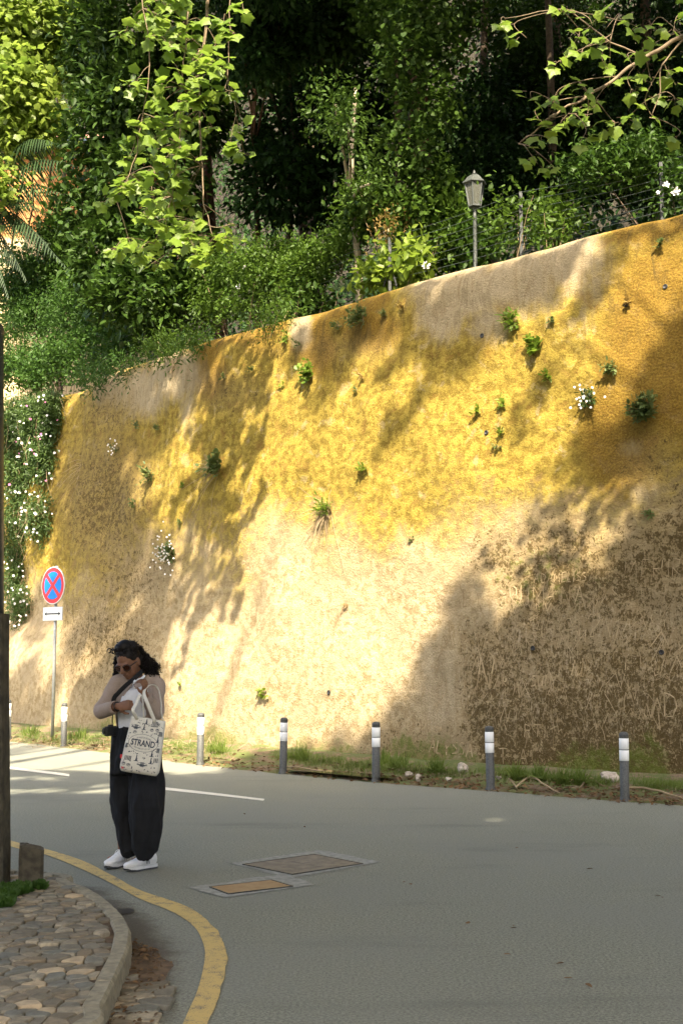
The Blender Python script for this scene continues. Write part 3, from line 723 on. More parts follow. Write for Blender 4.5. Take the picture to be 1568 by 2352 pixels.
def cloud(name, P, D, Nrm, size, tmpl, m, parent=None):
    """one leaf of the template at each point: D leaf direction, Nrm rough normal, size metres"""
    T, Fc = tmpl; P = np.asarray(P, float); n = len(P)
    D = np.asarray(D, float); D = D/np.maximum(1e-6, np.linalg.norm(D, axis=1, keepdims=True))
    X = np.cross(D, Nrm); X /= np.maximum(1e-6, np.linalg.norm(X, axis=1, keepdims=True)); Z = np.cross(X, D)
    size = np.broadcast_to(np.asarray(size, float), (n,))[:, None, None]
    V = P[:, None] + size*(T[None, :, 0:1]*X[:, None]+T[None, :, 1:2]*D[:, None]+T[None, :, 2:3]*Z[:, None])
    F = (np.arange(n)[:, None, None]*len(T) + Fc[None]).reshape(-1, Fc.shape[1])
    return link(name, mesh_np(name, V.reshape(-1, 3), F), m, parent)
def rdir(n): v = rng.normal(size=(n, 3)); return v/np.linalg.norm(v, axis=1, keepdims=True)
def lumps_points(lumps, n, shell=.35, twig=.16):
    """leaf anchors gathered on twigs through lumpy crowns; returns points and outward directions"""
    w = np.array([r[0]*r[1]+r[0]*r[2]+r[1]*r[2] for c, r in lumps]); w = w/w.sum(); P = []; D = []
    for (c, r), k in zip(lumps, (w*n).astype(int)):
        tw = max(1, k//7); d = rdir(tw); rad = (shell+(1-shell)*rng.random((tw, 1)))**.7
        wob = 1+.28*np.array([noise.noise(Vector(x)*2.3+Vector(c)) for x in d])[:, None]
        q = np.repeat(d*rad*wob, 7, 0); dd = np.repeat(d, 7, 0)
        p = np.array(c)+q*np.array(r)+rng.normal(size=q.shape)*twig
        P.append(p); D.append(dd)
    return np.concatenate(P), np.concatenate(D)
def crown(name, lumps, n, size, tmpl, m, parent, droop=-.25, shell=.35, twig=.16):
    P, D = lumps_points(lumps, n, shell, twig); k = len(P)
    o = cloud(name, P, D*.7+rdir(k)*.8+np.array([0, 0, droop]), rdir(k)*.7+D*.4+np.array([0, 0, .8]), size*rng.uniform(.6, 1.2, k), tmpl, m, parent)
    o['kind'] = 'stuff'; return o
def lump_px(px, py, rx, ry, Y, depth=None):
    c = at(px, py, Y); k = Y/F_PX; return (tuple(c), (rx*k, depth or .5*(rx+ry)*k, ry*k))
def limb(mb, a, b, r0, r1, sag=.3, n=7, wob=.12):
    a, b = Vector(a), Vector(b); L = (b-a).length; pts = []
    for i in range(n):
        t = i/(n-1); p = a.lerp(b, t); p.z += sag*math.sin(math.pi*t)*L*.25
        if 0 < i < n-1: p += Vector((noise.noise(p*.9)*wob, noise.noise(p*.9+Vector((7, 0, 0)))*wob, 0))*L*.3
        pts.append(p)
    mb.tube(pts, [r0+(r1-r0)*i/(n-1) for i in range(n)], 7); return pts

# ------------------------------------------------------------------ roadside plane trees whose crowns shade the road (their branches hang into view)
STREAK = .62
def lit_wall(px, py):
    top = np.interp(px, TOP_PX[:, 0], TOP_PX[:, 1]); d = py-top
    bnd = np.interp(py, [480, 640, 700, 850, 1000, 1150, 1250, 1400, 1500, 1640, 1750, 1850], [1800, 1690, 1620, 1510, 1400, 1290, 1220, 1090, 1020, 910, 740, 640])
    bnd = bnd + 90*(vnoise(px/90+3, py/130)-.5)
    lit = sstep(70, -70, px-bnd)
    u = px+STREAK*py
    nz = .65*vnoise(u/52, py/330)+.35*vnoise(u/24+9, py/170)
    th = .46+.42*np.clip(d/np.interp(px, [0, 450, 700, 1000, 1200, 1400, 1568], [480, 330, 260, 290, 330, 150, 60]), 0, 1)**1.3
    lit = lit*sstep(.05, -.05, nz-th)
    left = sstep(560, 420, px+.25*(py-1000))*sstep(1560, 1350, py-.25*(px-200))
    nz2 = .6*vnoise(u/40+50, py/210)+.4*vnoise(u/22+3, py/120+8)
    lit = lit*(1-left*.8*sstep(-.03, .07, nz2-.50))
    lowl = sstep(400, 330, px)*sstep(1380, 1480, py)
    lit = lit*(1-lowl*.9*sstep(-.04, .06, .6*vnoise(u/50+80, py/130)+.4*vnoise(u/25, py/80)-.5))
    far = sstep(175, 120, px)*sstep(1460, 1400, py)
    lit = lit*(1-far)+far*(vnoise(px/45+2, py/60) < .74)
    return lit
def lit_ground(px, py):
    v = sstep(640, 480, px-(1765-py)*3)*sstep(1790, 1768, py-.03*(px-200))
    st = (vnoise(px/420+5, py/17+3) > .56)*sstep(1925, 1800, py)*sstep(420, 330, px)
    return np.maximum(v, .97*st)
def lit_branch(p):
    """where the hanging sprays in front need sunlight: clear the lines that pass through them"""
    out = np.ones(len(p), bool)
    for Y, boxes in ((17.5, ((240, 560, -60, 640),)), (12.0, ((1150, 1640, -40, 250),))):
        t = (Y-p[:, 1])/SUN_DIR.y; q = p+t[:, None]*np.array(SUN_DIR); px, py = proj(q)
        for a, b, c, d in boxes:
            out &= ~((t > .4) & (px > a) & (px < b) & (py > c) & (py < d))
    return out
def canopy_points():  # crown leaves are set on sun lines of spots chosen to lie in shade
    sd = np.array(SUN_DIR); out = []
    # ground targets
    n = 105000; X = rng.uniform(-11, 11, n); Y = rng.uniform(1.5, 24, n); k = np.array([np.argmin(np.abs(bx-x)) for x in X]); ok = Y < by[k]-.2
    G = np.stack([X, Y, np.zeros(n)], 1)[ok]; px, py = proj(G); L = lit_ground(px, py)
    G = G[rng.random(len(G)) > L]; out.append((G, 9.0, 15.0))
    n = 30000; s = rng.uniform(.1, .98, n); j = rng.integers(0, NF+4, n); W = WV[j, (s*(NS-1)).astype(int)]; px, py = proj(W); L = lit_wall(px, py)
    W = W[rng.random(n) > L]; out.append((W, 13.0, 21.0))
    # tall things standing on the road: the figure's lines
    n = 3500; Fg = np.stack([rng.uniform(-2.3, -.8, n), rng.uniform(8.3, 9.8, n), rng.uniform(0, 1.9, n)], 1); out.append((Fg, 8, 12))
    P = []
    for T, z0, z1 in out:
        zc = rng.uniform(z0, z1, len(T))
        for _ in range(8):
            t = (zc-T[:, 2])/sd[2]; p = T+t[:, None]*sd; px, py = proj(p); vis = (p[:, 1] > .5) & (py > -160) & (px > -250) & (px < 1820)
            zc = np.where(vis, zc+1.2, zc)
        t = (zc-T[:, 2])/sd[2]; p = T+t[:, None]*sd; px, py = proj(p); vis = (p[:, 1] > .5) & (py > -120) & (px > -200) & (px < 1768)
        P.append(p[~vis])
    P = np.concatenate(P); P = P[lit_branch(P)]
    return P
def roadside_trees():
    P = canopy_points()
    roots = [Vector((-7.4, 3.0, ZK)), Vector((7.6, 3.4, 0)), Vector((-4.6, -5.5, ZK)), Vector((5.5, -5.0, 0))]
    labels = ['plane tree overhanging the road from beside the stone pillar, bright lobed leaves hanging into view', 'plane tree at the right of the road with a bright leafy limb reaching in',
              'plane tree on the near pavement shading the cobbles', 'plane tree on the near side shading the asphalt']
    Rt = np.array([r[:2] for r in roots]); own = np.argmin(((P[:, None, :2]-Rt[None]-np.array([0, 4]))**2).sum(2), 1); T = []
    for i, r in enumerate(roots):
        e = empty('plane_tree', r); tag(e, labels[i], 'tree', 'plane trees along the near side of the road'); T.append(e)
        q = P[own == i]; n = len(q)
        cloud('foliage', q+rng.normal(size=(n, 3))*.05, rdir(n)+np.array([0, 0, -.3]), rdir(n)*.5-np.array(SUN_DIR)*.9, rng.uniform(.2, .34, n), BROAD, M['canopy_leaf'], e)['kind'] = 'stuff'
        tr = MB(); topz = 7.6; tp = [r+Vector((0, 0, -.1)), r+Vector((.05, .1, 1.2)), r+Vector((-.1, .2, 3.2)), r+Vector((.1, .3, 5.5)), r+Vector((0, .4, topz))]
        tr.tube(catmull(tp, 4), lerp_list([.34, .27, .24, .21, .17], 17), 12); tr.build('trunk', M['pale_bark'], e, True)
        sel = q[rng.choice(n, min(n, 34), replace=False)] if n else []
        lm = MB()
        for c in sel:
            a = Vector(tp[-1])-Vector((0, 0, rng.uniform(0, 2.0))); b = Vector(c)
            pp = [proj(a.lerp(b, t)) for t in (.4, .6, .8, 1)]; yy = [a.lerp(b, t).y for t in (.4, .6, .8, 1)]
            if any(-150 < x < 1720 and y > -150 and v > .3 for (x, y), v in zip(pp, yy)): continue
            limb(lm, a, b, .09, .012, .25)
        if lm.v: lm.build('limbs', M['pale_bark'], e, True)['kind'] = 'stuff'
    return T
PT = roadside_trees()

# hanging sprays: each leaf near the eye is its own piece
PL_MESH = []
for b in (.05, .25, .45, .7):
    T, Fc = plane_template(b); mm = mesh_np('leaf', T, Fc); mm.materials.append(M['plane_leaf']); PL_MESH.append(mm)
def leaf_obj(p, d, nrm, size, parent, meshes, name='leaf'):
    D = Vector(d).normalized(); X = D.cross(Vector(nrm)).normalized(); Z = X.cross(D)
    o = bpy.data.objects.new(name, random.choice(meshes)); COL.objects.link(o)
    m = Matrix((X, D, Z)).transposed().to_4x4(); m = Matrix.Translation(p) @ m @ Matrix.Scale(size, 4)
    o.parent = parent; o.matrix_parent_inverse = parent.matrix_basis.inverted(); o.matrix_basis = m
    return o
def spray_tree(parent, mains, sprigs, Y, nleaf, maxparts, size, dY=.9):
    tw = MB(); br = MB()
    for pts, r0, r1 in mains:
        W = catmull([at(x, y, Y+(dz if len(q) > 2 else 0)) for q in pts for x, y, dz in [(*q[:2], q[2] if len(q) > 2 else 0)]], 5)
        W = [p+Vector((noise.noise(p*4)*.03, noise.noise(p*4+Vector((9, 0, 0)))*.05, noise.noise(p*5+Vector((0, 9, 0)))*.03)) for p in W]
        br.tube(W, [r0+(r1-r0)*i/(len(W)-1) for i in range(len(W))], 6)
    anchors = [at(q[0], q[1], Y) for pts, _, _ in mains for q in pts]
    made = 0; restP = []; restD = []; restN = []; restS = []
    for (x, y, ext) in sprigs:
        e = at(x, y, Y+random.uniform(-dY, dY)); a = min(anchors, key=lambda t: (t-e).length+(.6 if t.z < e.z else 0))
        tip = e+Vector((random.uniform(-.2, .2), random.uniform(-.2, .05), random.uniform(-.3, -.05)))*ext
        path = catmull([a, a.lerp(e, .5)+Vector((0, 0, .03)), e, tip], 4)
        tw.tube(path, lerp_list([.006, .0025], len(path)), 5)
        for k in range(int(nleaf*ext*random.uniform(.7, 1.3))):
            t = random.random(); p = e.lerp(tip, t) if random.random() < .7 else path[random.randrange(len(path)//2, len(path))].copy()
            d = Vector((random.gauss(0, .7), random.gauss(-.35, .5), random.gauss(-.35, .4))).normalized()
            p = p+d*.10*random.uniform(.4, 1.5)*ext
            nr = Vector((random.gauss(0, .35), random.gauss(-.55, .35), random.gauss(.75, .3)))
            s_ = size*random.uniform(.6, 1.2)
            tw.tube([p-d*.05, p], .0025, 3, cap=False)
            if made < maxparts: leaf_obj(p, d, nr, s_, parent, PL_MESH); made += 1
            else: restP.append(p); restD.append(d); restN.append(nr); restS.append(s_)
    br.build('branch', M['twig_bark'], parent, True); tw.build('twigs', M['twig_bark'], parent, True)['kind'] = 'stuff'
    if restP: cloud('hanging_foliage', restP, restD, restN, np.array(restS), PLANE, M['plane_leaf'], parent)['kind'] = 'stuff'
random.seed(21)
sp = []
for y in range(-40, 600, 16):
    lo = np.interp(y, [-40, 0, 100, 200, 300, 400, 470, 550, 600], [230, 235, 300, 262, 265, 255, 240, 270, 320]); hi = np.interp(y, [-40, 0, 100, 200, 300, 400, 470, 550, 600], [575, 560, 545, 545, 520, 500, 500, 520, 480])
    for _ in range(2 if y > 60 else 3): sp.append((random.triangular(lo, hi, .55*lo+.45*hi), y+random.uniform(-10, 10), random.uniform(.6, 1.1)))
sp += [(245, 460, .8), (270, 440, .8), (545, 535, .9), (520, 545, .7), (560, 350, .6), (555, 280, .7), (530, 330, .6), (300, 560, .8)]
spray_tree(PT[0], [([(478, -140), (478, -20), (474, 60), (468, 112), (455, 135), (460, 250), (463, 380), (470, 470), (492, 545)], .030, .006), ([(420, -140), (430, -10), (431, 60), (418, 200), (410, 330), (395, 450), (355, 560)], .014, .004),
                   ([(530, -120), (527, 60), (524, 180), (540, 260), (529, 330)], .010, .003), ([(300, -120), (330, 20), (345, 150), (330, 260), (300, 400), (262, 445)], .012, .004), ([(460, 512), (500, 520), (540, 516), (562, 528)], .006, .003)], sp, 17.5, 12, 298, .165)
# limbs that carry the sprays back to the trunk, above the picture
lm = MB(); limb(lm, PT[0].location+Vector((0, .3, 6.8)), at(478, -140, 17.5), .13, .03, .5); limb(lm, PT[0].location+Vector((0, .3, 7.0)), at(300, -120, 17.5), .1, .014, .6)
limb(lm, PT[0].location+Vector((0, .3, 7.2)), at(530, -120, 17.5), .1, .012, .7); lm.build('limb', M['pale_bark'], PT[0], True)
sp2 = [(1150, 45, .7), (1180, 55, .8), (1290, 20, .9), (1350, 40, 1), (1330, 75, .8), (1420, 30, 1), (1400, 80, .9), (1460, 60, .9), (1510, 40, 1), (1560, 30, 1), (1300, 130, .8), (1340, 110, .7), (1220, 210, .9), (1255, 225, .9), (1290, 200, .7), (1330, 190, .6), (1230, 250, .7), (1260, 285, .8), (1235, 310, .6),
       (1215, 350, .8), (1240, 355, .7), (1310, 255, .7), (1350, 250, .8), (1345, 300, .7), (1400, 270, .8), (1440, 270, .8), (1400, 170, .8), (1440, 180, .8), (1490, 170, .8), (1530, 160, .8), (1545, 220, .7), (1500, 100, .9), (1550, 110, .9), (1560, 300, .6), (1480, 230, .6), (1380, 130, .7), (1440, 125, .7), (1370, 225, .5)]
spray_tree(PT[1], [([(1900, -120), (1700, 30), (1568, 85), (1480, 130), (1420, 175), (1350, 220), (1290, 252), (1225, 300), (1190, 330)], .03, .005), ([(1480, 130), (1400, 95), (1290, 25), (1160, 45)], .010, .004), ([(1600, 60), (1520, 150), (1515, 215), (1490, 270)], .010, .004),
                   ([(1350, 218), (1300, 245), (1260, 270), (1320, 262), (1360, 262)], .007, .003)], sp2, 12.2, 7.0, 240, .125, .5)
lm = MB(); limb(lm, PT[1].location+Vector((0, .3, 6.0)), at(1900, -120, 12.2), .12, .03, .3); lm.build('limb', M['pale_bark'], PT[1], True)
random.seed(5)

# ------------------------------------------------------------------ wood behind the wall
def tree(name, label, px, py, q, h, r, lumps, n, size, tmpl, m, bark='bark', lean=0, group='trees in the wood above the wall', limbs=6, **kw):
    b = behind(px, py, q); b.z = ground_behind(b)-.1
    e = empty(name, b); tag(e, label, 'tree', group); mb = MB()
    top = b+Vector((lean, 0, h)); pts = catmull([b, b.lerp(top, .3)+Vector((.06, 0, 0)), b.lerp(top, .65)-Vector((.08, 0, 0)), top], 5)
    mb.tube(pts, lerp_list([r*1.15, r, r*.8, r*.45], len(pts)), 9); mb.build('trunk', M[bark], e, True)
    if lumps:
        lm = MB()
        for c, rr in lumps[:limbs]:
            a = pts[min(len(pts)-2, max(3, int(len(pts)*.6)))]; limb(lm, a, c, r*.4, .02, .1)
        lm.build('limbs', M[bark], e, True)['kind'] = 'stuff'
        crown('crown', lumps, n, size, tmpl, m, e, **kw)
    return e
mag = [lump_px(*a[:4], a[4]+4.6) for a in ((330, 80, 150, 130, 23), (235, 300, 90, 110, 23.4), (340, 430, 140, 120, 22.6), (400, 610, 120, 100, 22), (262, 590, 100, 100, 22.6), (440, 230, 110, 140, 23.4), (215, 100, 75, 110, 24), (340, 690, 140, 60, 21.6), (300, 230, 110, 110, 22.6), (180, 470, 60, 70, 23.6), (500, 60, 90, 100, 23.6))]
tree('magnolia_tree', 'dense glossy dark evergreen tree above the far end of the wall', 515, 640, 3.2, 8.5, .17, mag, 22000, .22, OVAL, M['magnolia'], 'red_bark', -.5, droop=-.1, shell=.45)
tree('slender_tree', 'slender dark straight trunk standing in the shade between evergreen and ivy tree', 588, 560, 2.6, 10.5, .065, [lump_px(590, -60, 170, 90, 23), lump_px(640, 60, 120, 90, 24.5), lump_px(560, 130, 80, 70, 24)], 5200, .17, OVAL, M['dark_leaf'], 'red_bark')
ivyl = [lump_px(*a) for a in ((965, 40, 80, 70, 21), (930, 140, 70, 70, 20.8), (980, 240, 75, 70, 21), (940, 340, 80, 60, 20.8), (985, 420, 60, 60, 21), (1010, 120, 60, 60, 21.3), (900, 30, 90, 60, 22), (1040, 20, 80, 70, 22), (950, 470, 50, 40, 20.8))]
tree('ivy_clad_tree', 'tall ivy clad tree trunk rising behind the lamp post', 972, 540, 2.0, 10.5, .16, ivyl, 7000, .105, BROAD, M['ivy'], 'red_bark', -.15, twig=.14)
tree('pale_trunk_tree', 'thin pale bare trunk just behind the wall top beside the fence post', 817, 680, .9, 5.2, .07, [lump_px(800, 300, 60, 50, 19.6), lump_px(770, 240, 70, 60, 20), lump_px(850, 420, 60, 30, 19)], 1500, .10, OVAL, M['ivy'], 'pale_bark')
for (nm, lab, px, py, q, lumps, n, sz, mk) in (
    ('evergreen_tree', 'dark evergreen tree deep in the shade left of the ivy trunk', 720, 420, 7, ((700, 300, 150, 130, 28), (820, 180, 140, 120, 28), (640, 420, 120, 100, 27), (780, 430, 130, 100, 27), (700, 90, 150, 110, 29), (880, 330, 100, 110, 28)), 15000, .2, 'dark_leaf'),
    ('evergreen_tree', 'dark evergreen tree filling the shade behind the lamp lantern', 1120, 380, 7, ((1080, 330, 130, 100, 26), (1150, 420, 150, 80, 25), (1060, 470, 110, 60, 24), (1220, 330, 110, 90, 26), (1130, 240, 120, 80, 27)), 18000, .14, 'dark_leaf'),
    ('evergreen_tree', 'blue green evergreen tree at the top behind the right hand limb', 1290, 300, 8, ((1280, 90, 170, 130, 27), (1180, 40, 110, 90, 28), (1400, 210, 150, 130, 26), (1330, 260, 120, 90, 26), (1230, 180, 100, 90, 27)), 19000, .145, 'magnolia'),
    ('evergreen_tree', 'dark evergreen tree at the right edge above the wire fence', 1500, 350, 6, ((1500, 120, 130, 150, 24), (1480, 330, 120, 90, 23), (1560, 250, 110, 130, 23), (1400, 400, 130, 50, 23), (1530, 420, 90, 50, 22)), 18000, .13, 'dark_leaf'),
    ('evergreen_tree', 'dark leafy tree crown along the top edge beside the hanging sprays', 700, 300, 5, ((650, 20, 130, 80, 25), (760, 60, 110, 80, 25.5), (840, -10, 120, 90, 25), (590, 110, 90, 80, 25)), 9000, .19, 'magnolia'),
    ('golden_plane_tree', 'bright yellow green sunlit tree in the far upper corner before the house', 60, 600, 7, ((40, 40, 130, 110, 35), (150, 110, 70, 110, 36), (30, 200, 110, 90, 34.5), (10, 320, 50, 45, 34.5), (85, 300, 60, 40, 35), (130, 20, 100, 60, 37), (-10, 420, 25, 50, 33.5)), 11000, .2, 'gold_leaf')):
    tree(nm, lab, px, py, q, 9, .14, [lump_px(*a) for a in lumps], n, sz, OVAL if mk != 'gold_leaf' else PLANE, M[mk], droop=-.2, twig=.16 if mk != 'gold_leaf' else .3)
def forest_shade():
    """upper crowns of the wood, over the top edge of the picture: they keep the wood below in shade"""
    sd = np.array(SUN_DIR); n = 26000; i = rng.integers(int(.12*NS), int(.95*NS), n); q = rng.uniform(1.5, 11, n)
    T = np.stack([TB[i, 0]+nx[i]*q, TB[i, 1]+ny[i]*q, rng.uniform(6.8, 15, n)], 1)
    px, py = proj(T); nz = .6*vnoise(px/85+4, py/85)+.4*vnoise(px/38, py/38+6)
    keep = nz > np.interp(px, [0, 180, 260, 600, 900, 1100, 1568], [.85, .8, .48, .36, .30, .30, .32])
    low = (py > np.interp(px, TOP_PX[:, 0], TOP_PX[:, 1])-150) & (rng.random(n) < .5) & (px < 1100)
    T = T[keep & ~low]; zc = T[:, 2]+rng.uniform(4, 9, len(T))
    for _ in range(10):
        t = (zc-T[:, 2])/sd[2]; p = T+t[:, None]*sd; px, py = proj(p); zc = np.where(py > -90, zc+1, zc)
    t = (zc-T[:, 2])/sd[2]; p = T+t[:, None]*sd; px, py = proj(p); p = p[(py < -60) & (p[:, 2] < 25)]
    p = p[lit_branch(p)]
    names = [('tall_evergreen_tree', 'tall evergreen trunk in the deep shade above the wall, near the palm', 140, 640, 4.5), ('tall_evergreen_tree', 'tall evergreen trunk in the deep shade behind the thin pale trunk', 655, 560, 4.5),
             ('tall_evergreen_tree', 'tall evergreen trunk in the deep shade behind the lamp post', 905, 500, 4.5), ('tall_evergreen_tree', 'tall evergreen trunk in the deep shade behind the wire fence', 1260, 470, 6.0)]
    bs = [behind(a[2], a[3], a[4]) for a in names]; own = np.argmin(np.abs(p[:, None, 0]-np.array([b.x for b in bs])[None]), 1)
    for k, (nm, lab, a, b_, c) in enumerate(names):
        b = bs[k]; b.z = ground_behind(b)-.1; e = empty(nm, b); tag(e, lab, 'tree', 'trees in the wood above the wall'); mb = MB()
        top = Vector((b.x, b.y, 19)); mb.tube(catmull([b, b.lerp(top, .4)+Vector((.1, 0, 0)), top], 6), lerp_list([.11, .09, .05], 13), 9); mb.build('trunk', M['bark'], e, True)
        Q = p[own == k]; m = len(Q)
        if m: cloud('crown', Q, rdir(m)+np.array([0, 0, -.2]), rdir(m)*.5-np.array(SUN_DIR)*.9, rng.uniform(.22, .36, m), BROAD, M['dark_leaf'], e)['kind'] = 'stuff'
forest_shade()
def undergrowth():
    n = 120000; i = rng.integers(-700, NS, n); ic = np.maximum(i, 0); q = 2.5+26*rng.random(n)**1.2
    ic = np.where(i < 0, NS-1, i); k = np.where(i < 0, -i*.065, 0)[:, None]; d1 = (TB[-1]-TB[-30]); d1 = d1/np.linalg.norm(d1)
    x = TB[ic, 0]+nx[ic]*q+k[:, 0]*d1[0]; y = TB[ic, 1]+ny[ic]*q+k[:, 0]*d1[1]; z = hill_z(q)+HT[ic]-7+rng.random(n)**2*(.8+q*.08)
    px, py = proj(np.stack([x, y, z], 1)); ok = (px > -120) & (px < 1700) & (py > -120); ok &= ~((px < 260) & (y < 46) & (py < 690))
    P = np.stack([x, y, z], 1)[ok]; m = len(P)
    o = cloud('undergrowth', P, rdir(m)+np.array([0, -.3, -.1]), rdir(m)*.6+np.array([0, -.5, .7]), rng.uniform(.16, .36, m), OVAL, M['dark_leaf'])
    tag(o, 'dark leafy undergrowth covering the hillside behind the trees', 'undergrowth', kind='stuff')
undergrowth()
# shrubs along the wall top
def shrub(name, label, px, py, q, lumps, n, size, tmpl, mk, flowers=(), stems=5, cat='shrub', group='shrubs along the wall top'):
    b = behind(px, py, q); b.z = ground_behind(b)-.15
    e = empty(name, b); tag(e, label, cat, group); L = []
    for x, y, rx, ry in lumps:
        for _ in range(5):
            a = random.uniform(0, 6.28); d = random.uniform(.25, .8); f = random.uniform(.35, .75)
            c = behind(x+rx*d*math.cos(a), y+ry*d*math.sin(a), q+random.uniform(-.4, .4)); k = c.y/F_PX; L.append((tuple(c), (rx*k*f, .6*(rx+ry)*k*f, ry*k*f)))
    o = crown('foliage', L, int(n*2.0), size*1.25, tmpl, M[mk], e, droop=-.05, shell=.1, twig=.17); mb = MB()
    for k in range(stems):
        c, r = random.choice(L); t = Vector(c)+Vector((random.uniform(-r[0], r[0]), random.uniform(-.2, .2), r[2]*random.uniform(.3, 1.1)))
        limb(mb, b+Vector((random.uniform(-.2, .2), 0, 0)), t, .012, .003, .3)
    mb.build('stems', M['dry'] if mk == 'rose_leaf' else M['bark'], e)['kind'] = 'stuff'
    for x, y, s_, mk2 in flowers: flower(behind(x, y, q-.35), s_, mk2, e)
    return e
def flower(p, s_, mk, parent):
    mb = MB()
    for ring, (cnt, tl, ln) in enumerate(((6, .35, 1.0), (5, .9, .75))):
        for k in range(cnt):
            a = 2*math.pi*(k+.5*ring)/cnt+random.random()*.3; d = Vector((math.cos(a)*math.cos(tl), -math.sin(tl)*.9, math.sin(a)*math.cos(tl))); sd = Vector((-math.sin(a), 0, math.cos(a)))
            q = p+d*s_*ln; mb.add([p, p+d*s_*ln*.5+sd*s_*.35, q+sd*s_*.2, q-sd*s_*.2, p+d*s_*ln*.5-sd*s_*.35], [(0, 1, 2, 3, 4)])
    return mb.build('flower', M[mk], parent)
SH = [
 ('rim_weed', 'weeds spilling over the rim of the wall below the flowering rose bush', 410, 800, -.9, ((400, 795, 45, 16), (450, 785, 40, 16), (360, 805, 40, 14)), 900, .085, LANCE, 'rose_leaf', ()),
 ('rim_weed', 'weeds spilling over the rim at the far corner of the wall', 230, 855, -.8, ((200, 868, 40, 16), (260, 850, 50, 18), (310, 832, 40, 14)), 900, .085, LANCE, 'bush_leaf', ()),
 ('rim_weed', 'short weeds on the rim left of the glossy shrub', 620, 735, -.8, ((600, 738, 40, 10), (650, 722, 36, 12)), 420, .075, LANCE, 'rose_leaf', ()),
 ('bay_shrub', 'low dense bush spilling onto the far end of the wall top', 170, 850, .5, ((150, 830, 60, 40), (220, 815, 60, 40), (90, 850, 60, 35), (20, 850, 60, 40)), 4200, .09, OVAL, 'bush_leaf', ()),
 ('bay_shrub', 'large leafy bush below the palm fronds at the far left', 60, 760, 2.4, ((40, 690, 90, 60), (120, 700, 90, 60), (200, 690, 80, 60), (20, 620, 60, 60)), 5200, .12, OVAL, 'bush_leaf', ()),
 ('bay_shrub', 'tall leafy bush in front of the yellow house', 160, 620, 3.0, ((150, 560, 80, 80), (225, 500, 45, 60), (110, 640, 60, 45), (170, 640, 90, 50)), 5200, .13, OVAL, 'mid_leaf', ()),
 ('rose_bush', 'feathery green bush at the far end of the wall top beside the palm', 60, 800, 1.2, ((50, 790, 80, 60), (130, 770, 90, 60), (40, 840, 60, 40)), 3800, .085, LANCE, 'bush_leaf', ()),
 ('rose_bush', 'wide leafy bush above the dark fence stake at the far end', 220, 760, 1.1, ((200, 740, 90, 60), (270, 740, 90, 60), (180, 690, 70, 40), (300, 790, 50, 30)), 4200, .085, OVAL, 'bush_leaf', ()),
 ('rose_bush', 'pale flowering rose bush below the glossy evergreen', 400, 730, 1.0, ((380, 700, 90, 50), (440, 690, 80, 45), (350, 760, 60, 35), (480, 720, 60, 40)), 4200, .075, OVAL, 'rose_leaf', ((375, 708, .05, 'petal'), (350, 730, .04, 'petal'))),
 ('rose_bush', 'tangled rose bush with small white roses above the mid wall', 560, 660, 1.0, ((540, 640, 80, 45), (600, 620, 70, 45), (640, 650, 60, 40), (560, 690, 60, 30), (490, 660, 50, 40)), 4400, .075, OVAL, 'rose_leaf', ((548, 658, .06, 'petal'), (560, 615, .05, 'petal'), (600, 632, .045, 'petal'))),
 ('rose_bush', 'arching leafy rose between the white roses and the thin pale trunk', 730, 620, .9, ((680, 590, 70, 40), (740, 590, 70, 35), (770, 560, 50, 30), (700, 640, 50, 35)), 3200, .075, OVAL, 'rose_leaf', ()),
 ('laurel_shrub', 'small glossy dark broad leaved shrub on the wall edge', 700, 690, .5, ((690, 685, 32, 25), (720, 690, 25, 20)), 220, .14, OVAL, 'magnolia', ()),
 ('laurel_shrub', 'lime green broad leaved shrub at the foot of the braced fence post', 880, 640, .55, ((860, 630, 30, 18), (905, 612, 35, 22), (950, 615, 35, 18), (940, 590, 35, 20)), 380, .17, OVAL, 'lime_leaf', ((978, 610, .075, 'petal'),)),
 ('spindle_shrub', 'yellow green shrub with ochre patches left of the lamp post', 950, 520, 1.1, ((930, 490, 60, 45), (1000, 480, 60, 35), (860, 480, 70, 45), (1010, 560, 45, 40), (960, 560, 40, 40)), 2100, .11, OVAL, 'rose_leaf', ()),
 ('spindle_shrub', 'ochre dry leaved bush beside the braced fence post', 920, 540, .8, ((915, 532, 30, 22),), 420, .06, OVAL, 'ochre_leaf', ()),
 ('spindle_shrub', 'leafy climber growing behind the lamp post', 1060, 540, 1.4, ((1050, 520, 45, 60), (1030, 590, 40, 20), (1110, 560, 30, 35)), 620, .13, OVAL, 'mid_leaf', ()),
 ('rose_bush', 'young rose shoot climbing the steel fence post', 1175, 560, .6, ((1170, 490, 28, 40), (1185, 530, 25, 35), (1205, 480, 20, 20)), 260, .085, OVAL, 'rose_leaf', ()),
 ('rose_bush', 'sunlit young rose bush between fence post and small far lamp', 1265, 560, .7, ((1260, 500, 35, 40), (1270, 540, 35, 28), (1300, 500, 25, 40), (1250, 470, 18, 25)), 560, .085, OVAL, 'rose_leaf', ()),
 ('rose_bush', 'arching rose with two white blooms at the right end of the fence', 1540, 470, .7, ((1545, 400, 35, 40), (1555, 440, 25, 30), (1430, 370, 90, 22), (1500, 350, 80, 30), (1360, 385, 60, 18)), 2100, .085, OVAL, 'mid_leaf', ((1549, 440, .075, 'petal'), (1528, 425, .055, 'petal'), (1510, 442, .03, 'petal'))),
]
for a in SH: shrub(*a)
